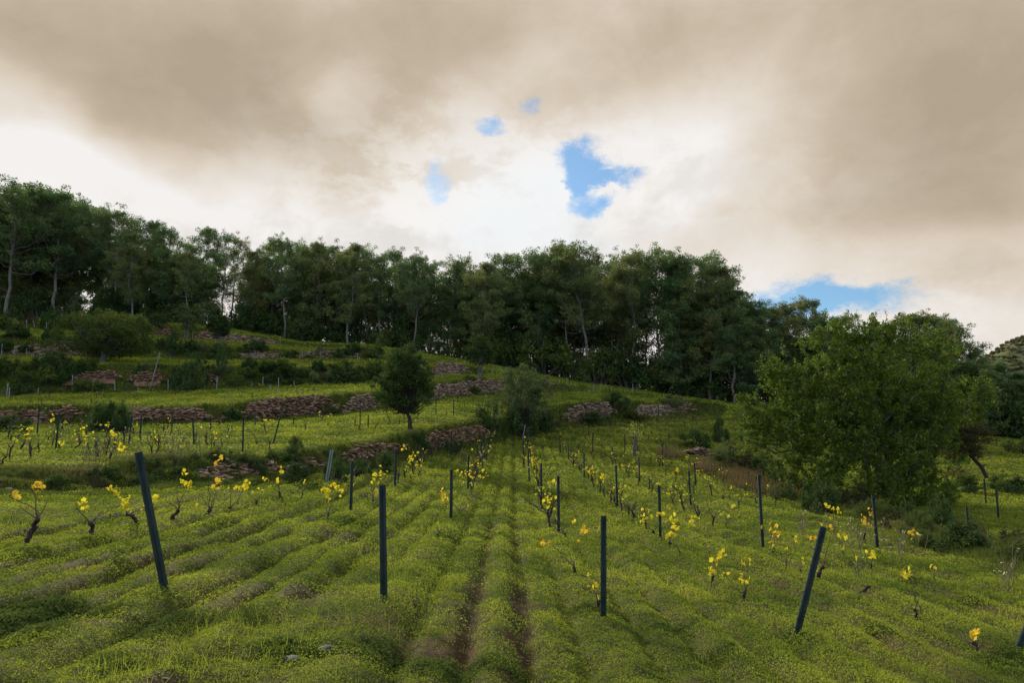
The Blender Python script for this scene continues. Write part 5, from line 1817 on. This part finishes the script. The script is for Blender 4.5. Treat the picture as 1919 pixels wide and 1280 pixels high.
hand_vine((1290, 872), [(1290, 868)], [(1290, 862)], [(1286, 857, 4), (1293, 856, 4)], 'small yellow tufted vine in front of the stone heap', r0=0.014)

# vines of the first terrace that stand close
G1 = 'grapevines on the first terrace'
hand_vine((0, 874), [(6, 862), (12, 856)], [(16, 843), (20, 835)], [], 'bare leaning vine cut by the left edge on the first terrace', group=G1)
hand_vine((41, 846), [(42, 838), (44, 832)], [(50, 825), (40, 828)], [(24, 826, 6), (29, 828, 5), (52, 820, 6), (53, 815, 4)], 'first terrace vine with two yellow tufts at the far left', group=G1)
hand_vine((34, 830), [(34, 822), (36, 815)], [(42, 808), (50, 802)], [(52, 800, 5), (58, 803, 4), (42, 805, 3)], 'small dark first terrace vine behind the leftmost yellow pair', group=G1)
hand_vine((112, 845), [(111, 838), (110, 834)], [(106, 828), (104, 805)], [(115, 827, 7), (118, 830, 5), (101, 781, 6), (97, 786, 5), (103, 786, 5), (121, 792, 4)], 'first terrace vine with yellow heads around a steel post', group=G1)
hand_vine((136, 849), [(138, 842), (146, 835), (151, 828)], [(136, 818), (156, 812), (160, 828)], [(136, 812, 6), (152, 808, 6), (157, 805, 6), (157, 818, 8), (166, 815, 6), (160, 832, 7), (162, 824, 5)],
          'bright many tufted vine in the middle left of the first terrace', group=G1)
hand_vine((90, 832), [(90, 826), (91, 820)], [(84, 814), (98, 812), (100, 818)], [], 'bare dark vine left of a steel post on the first terrace', group=G1)
hand_vine((206, 868), [(207, 858), (208, 850)], [(204, 835), (214, 838), (222, 825)], [(216, 813, 8), (220, 817, 8), (222, 833, 8), (231, 837, 8), (226, 842, 6)],
          'tall vine with golden heads left of the leaning near post, first terrace', group=G1)
hand_vine((180, 845), [(180, 836), (182, 828)], [(178, 818), (188, 812), (192, 820)], [(190, 796, 3), (205, 794, 3), (195, 808, 3)], 'dark twiggy vine with white seed heads on the first terrace', group=G1, green=True)
hand_vine((250, 812), [(251, 808)], [(254, 802)], [(254, 797, 5), (252, 800, 4)], 'small first terrace vine with one pale tuft right of two posts', group=G1)
hand_vine((333, 812), [(333, 808)], [(333, 806)], [(333, 805, 4)], 'tiny first terrace vine with a lime yellow tuft', group=G1, green=True)
hand_vine((342, 830), [(344, 824), (350, 820)], [(357, 815), (356, 808)], [], 'bare elbow shaped vine left of the tall first terrace post', group=G1)
hand_vine((386, 838), [(389, 832), (384, 826)], [(376, 820), (388, 812)], [(403, 823, 4), (402, 812, 4), (374, 799, 3)], 'bare dark forked vine in the middle of the first terrace', group=G1)
hand_vine((615, 798), [(615, 794)], [(614, 788), (620, 784)], [(614, 781, 5), (624, 786, 5), (618, 777, 4)], 'lime leaved vine on the first terrace below the long wall', group=G1, green=True)
hand_vine((536, 806), [(536, 802)], [(536, 800)], [(534, 800, 5), (541, 800, 5)], 'yellow tufted vine right of the leaning first terrace post', group=G1, green=True)
hand_vine((553, 812), [(553, 809)], [(553, 807)], [(553, 807, 5)], 'small lime tufted vine right of two short first terrace posts', group=G1, green=True)


def vine_proto(seed, kind):
    """1.1 m vine: short gnarled trunk, spread canes, few yellow leaf tufts"""
    rs = np.random.default_rng(seed)
    g, lv = Geo(), Geo()
    h = rs.uniform(0.22, 0.38)
    head = np.array([rs.normal() * 0.07, rs.normal() * 0.05, h])
    g.tube(path3((0, 0, -0.08), head, 6, rs, 0.3), np.array([0.032, 0.03, 0.028, 0.026, 0.028, 0.036]), 6)
    nc = {'leafy': 6, 'few': 6, 'bare': 4, 'stub': 3}[kind]
    for i in range(nc):
        a = rs.uniform(0, 6.28)
        L = rs.uniform(0.35, 0.85) if kind != 'stub' else rs.uniform(0.15, 0.35)
        el = rs.uniform(0.5, 1.35)
        tip = head + np.array([math.cos(a) * math.cos(el), math.sin(a) * math.cos(el), math.sin(el)]) * L
        P = path3(head, tip, 6, rs, 0.35)
        g.tube(P, np.linspace(0.011 if kind != 'stub' else 0.02, 0.004, 6), 4, False)
        nl = {'leafy': rs.integers(1, 8), 'few': rs.integers(1, 4) if rs.random() < 0.5 else 0, 'bare': 0, 'stub': 0}[kind]
        if nl:
            t = rs.uniform(0.4, 1.05)
            vine_leaves(lv, head + (tip - head) * t + rs.normal(size=(nl, 3)) * 0.05, 0.08, rs)
    if kind == 'leafy' or kind == 'few':
        tm = lv.mesh('vine_leaves', M_VINELEAF if seed % 2 else M_VINEGREEN) if lv.n else None
    else:
        tm = None
    return g.mesh('vine_wood', M_VINEWOOD, True), tm


VP = {'leafy': [vine_proto(701 + i, 'leafy') for i in range(5)], 'few': [vine_proto(721 + i, 'few') for i in range(6)],
      'bare': [vine_proto(740 + i, 'bare') for i in range(5)], 'stub': [vine_proto(760 + i, 'stub') for i in range(4)]}
ROWN = {-1: 'behind the leaning left near post', 0: 'behind the upright left near post', 1: 'behind the green right near post', 2: 'behind the right leaning post',
        3: 'behind the post at the right edge', 4: 'second from the right field edge', 5: 'along the right field edge'}


def auto_vines():
    rs = np.random.default_rng(777)
    plan = [(-1, 25, 37, 1.5), (0, 24, 47, 1.35), (1, 18.5, 58, 1.45), (2, 19.5, 60, 1.5), (3, 22, 60, 1.7), (4, 27, 62, 2.0), (5, 30, 62, 2.4)]
    for k, a, b, step in plan:
        Y = a
        i = 0
        while Y < b:
            x = ROW0 + ROWD * k + rs.normal() * 0.07
            y = Y + rs.normal() * 0.15
            u = rs.random()
            if Y < 42 and k in (0, 1, 2, 3, 4):
                kind = 'leafy' if u < 0.42 else ('few' if u < 0.82 else 'bare')
            else:
                kind = 'leafy' if u < 0.12 else ('few' if u < 0.45 else 'bare')
            wm, lm = VP[kind][rs.integers(0, len(VP[kind]))]
            o = empty('grapevine', (x, y, float(HH(x, y))), rs.uniform(0, 6.28))
            link('trunk', wm, o)
            if lm:
                link('leaves', lm, o)
            s_ = rs.uniform(0.8, 1.15) * (1.0 if Y < 45 else 0.8)
            o.scale = (s_, s_, s_)
            d_ = {'leafy': 'yellow leaved', 'few': 'nearly bare', 'bare': 'bare dark'}[kind]
            tag(o, f'{d_} vine, {ordinal(i)} counting away in the row {ROWN[k]}', 'grapevine', GV)
            Y += step * rs.uniform(0.85, 1.2)
            i += 1
    # dark pruned stubs on the first terrace and at the far end of the field
    def stubs(where, rng, n, scale, seed):
        r2 = np.random.default_rng(seed)
        pts = []
        for _ in range(n):
            px = r2.uniform(*rng)
            s = (px - CX) / F / CP
            YB, _z = breaks(np.array([s]))
            if where.startswith('first'):
                rows_ = np.arange(YB[0, 1] + 1.5, YB[0, 2] - 1, 2.3)
                if len(rows_) == 0:
                    continue
                Y = float(r2.choice(rows_)) + r2.normal() * 0.1
            elif where.startswith('second'):
                Y = float(r2.uniform(YB[0, 3] + 1, YB[0, 4] - 1))
            else:
                Y = float(r2.uniform(YB[0, 0] * 0.72, YB[0, 0] - 1))
            pts.append((px, s * Y, Y))
        pts.sort()
        for i, (px, x, Y) in enumerate(pts):
            kind = r2.choice(['stub', 'bare', 'stub', 'few']) if where.startswith('first') else r2.choice(['stub', 'bare', 'stub'])
            wm, lm = VP[kind][r2.integers(0, len(VP[kind]))]
            o = empty('grapevine', (x, Y, float(HH(x, Y))), r2.uniform(0, 6.28))
            link('trunk', wm, o)
            if lm:
                link('leaves', lm, o)
            s_ = scale * r2.uniform(0.8, 1.2)
            o.scale = (s_, s_, s_)
            wh = ordinal(i) + ' from the left' if i < len(pts) / 2 else ordinal(len(pts) - 1 - i) + ' from the right'
            tag(o, f'small pruned vine on the {where}, {wh}', 'grapevine', 'grapevines on the ' + where)
    stubs('first terrace', (0, 930), 74, 0.85, 801)
    stubs('second terrace', (0, 700), 16, 0.8, 802)
    stubs('far end of the main field', (960, 1290), 36, 0.8, 803)


auto_vines()


# ------------------------------------------------------------------ weeds, flowers, field stones
def weeds():
    rs = np.random.default_rng(820)
    g = Geo()
    spots = [(85, 1148, 46, 14, 2.2), (28, 1188, 46, 22, 2.0), (60, 1165, 50, 16, 2.0), (440, 1165, 40, 8, 1), (330, 1170, 30, 8, 1.2),  (178, 1155, 38, 9, .7), (275, 1186, 24, 9, .7), (670, 985, 44, 12, .8), (870, 1008, 70, 9, .6), (1365, 1022, 34, 6, .7),
             (1490, 1042, 46, 5, .5), (560, 1228, 60, 10, .7), (700, 1232, 60, 10, .6), (820, 1262, 50, 9, .6), (1120, 1152, 60, 8, .6), (1488, 1204, 34, 9, .8), (1895, 1240, 40, 22, .8),
             (30, 1045, 70, 12, .7), (185, 1022, 60, 8, .5), (400, 985, 60, 7, .4), (1720, 1096, 60, 7, .4), (1600, 1060, 60, 8, .4), (1820, 1130, 50, 8, .4), (300, 1130, 30, 8, .5),
             (505, 1055, 16, 8, .6), (225, 1075, 10, 6, .5), (1250, 1180, 60, 12, .5), (1350, 1240, 80, 12, .4), (1650, 1190, 60, 9, .4), (950, 1262, 70, 8, .4), (240, 1250, 80, 9, .4),
             (1655, 1040, 60, 8, .6), (1530, 975, 50, 8, .5), (300, 905, 70, 10, .8), (120, 930, 70, 8, .8), (440, 905, 60, 8, .8), (590, 915, 60, 5, .8)]
    for (px, py, rx, ry, d) in spots:
        for _ in range(int(rx * ry * d * 0.07) + 3):
            p = ground_at(px + rs.normal() * rx * 0.5, py + rs.normal() * ry * 0.5)
            m_ = 60
            P = np.array(tuple(p)) + rs.normal(size=(m_, 3)) * [0.11, 0.11, 0.03]
            P[:, 2] = HH(P[:, 0], P[:, 1]) + rs.random(m_) * 0.07 * min(d, 1.4) + 0.01
            g.leaves(P, 0.020 + 0.0016 * p[1], rs, asp=0.5, up=0.4)
    o = link('weeds', g.mesh('weeds', M_MIDLEAF))
    tag(o, 'patches of darker leafy weeds in the clover', 'weeds', kind='stuff')
    # thin flower stalks with pale heads
    st, fl = Geo(), Geo()
    fsp = [(60, 790, 60, 8, 16), (150, 800, 60, 10, 26), (205, 800, 25, 12, 16), (120, 830, 30, 10, 10), (235, 850, 60, 26, 30), (170, 870, 40, 20, 14), (1510, 1000, 40, 12, 14),
           (1605, 1030, 50, 16, 26), (1680, 1050, 50, 16, 20), (1890, 1115, 16, 10, 14), (1330, 890, 30, 6, 10), (1600, 1100, 60, 16, 6), (320, 850, 30, 30, 20), (350, 860, 60, 26, 18),
           (690, 890, 30, 12, 8), (1050, 905, 40, 12, 6), (860, 870, 50, 12, 6), (150, 738, 130, 3, 14), (500, 745, 120, 4, 10), (1460, 930, 50, 8, 10)]
    for (px, py, rx, ry, n) in fsp:
        for _ in range(n):
            p = ground_at(px + rs.normal() * rx * 0.5, py + rs.normal() * ry * 0.5)
            h = rs.uniform(0.25, 0.75)
            b = np.array(tuple(p))
            tp = b + [rs.normal() * 0.10, rs.normal() * 0.10, h]
            w = max(0.003, 0.00045 * p[1])
            st.tube(path3(b, tp, 4, rs, 0.12), np.linspace(w, w * 0.6, 4), 3, False)
            if rs.random() < 0.6:
                fl.leaves(tp + rs.normal(size=(5, 3)) * 0.02, 0.016 + 0.0006 * p[1], rs, asp=0.8, up=0.6)
            for q_ in range(3):
                e = b + (tp - b) * rs.uniform(0.4, 0.9)
                t2 = e + [rs.normal() * 0.08, rs.normal() * 0.08, rs.uniform(0.05, 0.2)]
                st.tube(np.array([e, t2]), [w * 0.7, w * 0.4], 3, False)
    M_STALK = solid_mat('dry_stalk', [(0.3, (0.06, 0.06, 0.03)), (0.7, (0.13, 0.115, 0.055))], 5, 0.9)
    M_FLOWER = leaf_mat('pale_flower', (0.55, 0.52, 0.30), (0.75, 0.74, 0.55), trans=0.3)
    tag(link('flower_stalks', st.mesh('flower_stalks', M_STALK)), 'thin dry flower stalks among the vines', 'wild plants', kind='stuff')
    tag(link('wildflowers', fl.mesh('wildflowers', M_FLOWER)), 'small pale wildflower heads on thin stalks', 'wildflowers', kind='stuff')
    # scattered small stones and dead leaves in the foreground soil
    g = Geo()
    n = 900
    Y = rs.uniform(4.2, 14, n)
    X = rs.uniform(-0.75, 0.75, n) * Y
    k = rs.random(n) < soil(X, Y) * 0.5 + 0.02
    X, Y = X[k], Y[k]
    C = np.stack([X, Y, HH(X, Y) + 0.008], -1)
    stones(g, C, 0.03, rs, 0.6)
    o = link('pebbles', g.mesh('pebbles', M_STONEG))
    tag(o, 'small pale pebbles scattered on the bare soil', 'pebbles', kind='stuff')
    g = Geo()
    n = 30
    Y = rs.uniform(4.5, 16, n)
    X = rs.uniform(-0.75, 0.75, n) * Y
    vine_leaves(g, np.stack([X, Y, HH(X, Y) + 0.06], -1), 0.045, rs)
    o = link('fallen_leaves', g.mesh('fallen_leaves', leaf_mat('fallen_leaf', (0.12, 0.055, 0.03), (0.24, 0.11, 0.04), trans=0.2, patch=0.3, patch_scale=3)))
    tag(o, 'fallen brown vine leaves lying in the clover', 'leaves', kind='stuff')


weeds()


M_DARKROCK = solid_mat('damp_rock', [(0.2, (0.012, 0.018, 0.018)), (0.8, (0.04, 0.05, 0.05))], 8, 0.8, bump=0.6, bump_scale=30)


def field_rock(px, py, size, label, seed):
    rs = np.random.default_rng(seed)
    p = ground_at(px, py)
    g = Geo()
    stones(g, np.array([[0, 0, size * 0.15]]), size, rs, 0.55)
    me = g.mesh('field_rock', M_STONEG if seed == 901 else M_DARKROCK)
    o = link('field_rock', me, loc=p)
    md = o.modifiers.new('round', 'SUBSURF')
    md.levels = md.render_levels = 2
    tag(o, label, 'rock')


field_rock(445, 908, 0.30, 'pale round rock at the foot of the first bank left of the upright vine', 901)
field_rock(545, 1246, 0.16, 'small bluish stone half sunk in the soil at the bottom edge, left one', 902)
field_rock(612, 1238, 0.20, 'small bluish stone half sunk in the soil at the bottom edge, right one', 903)
field_rock(375, 885, 0.34, 'dark grey rock at the bank under the tallest orange leaf cluster', 904)
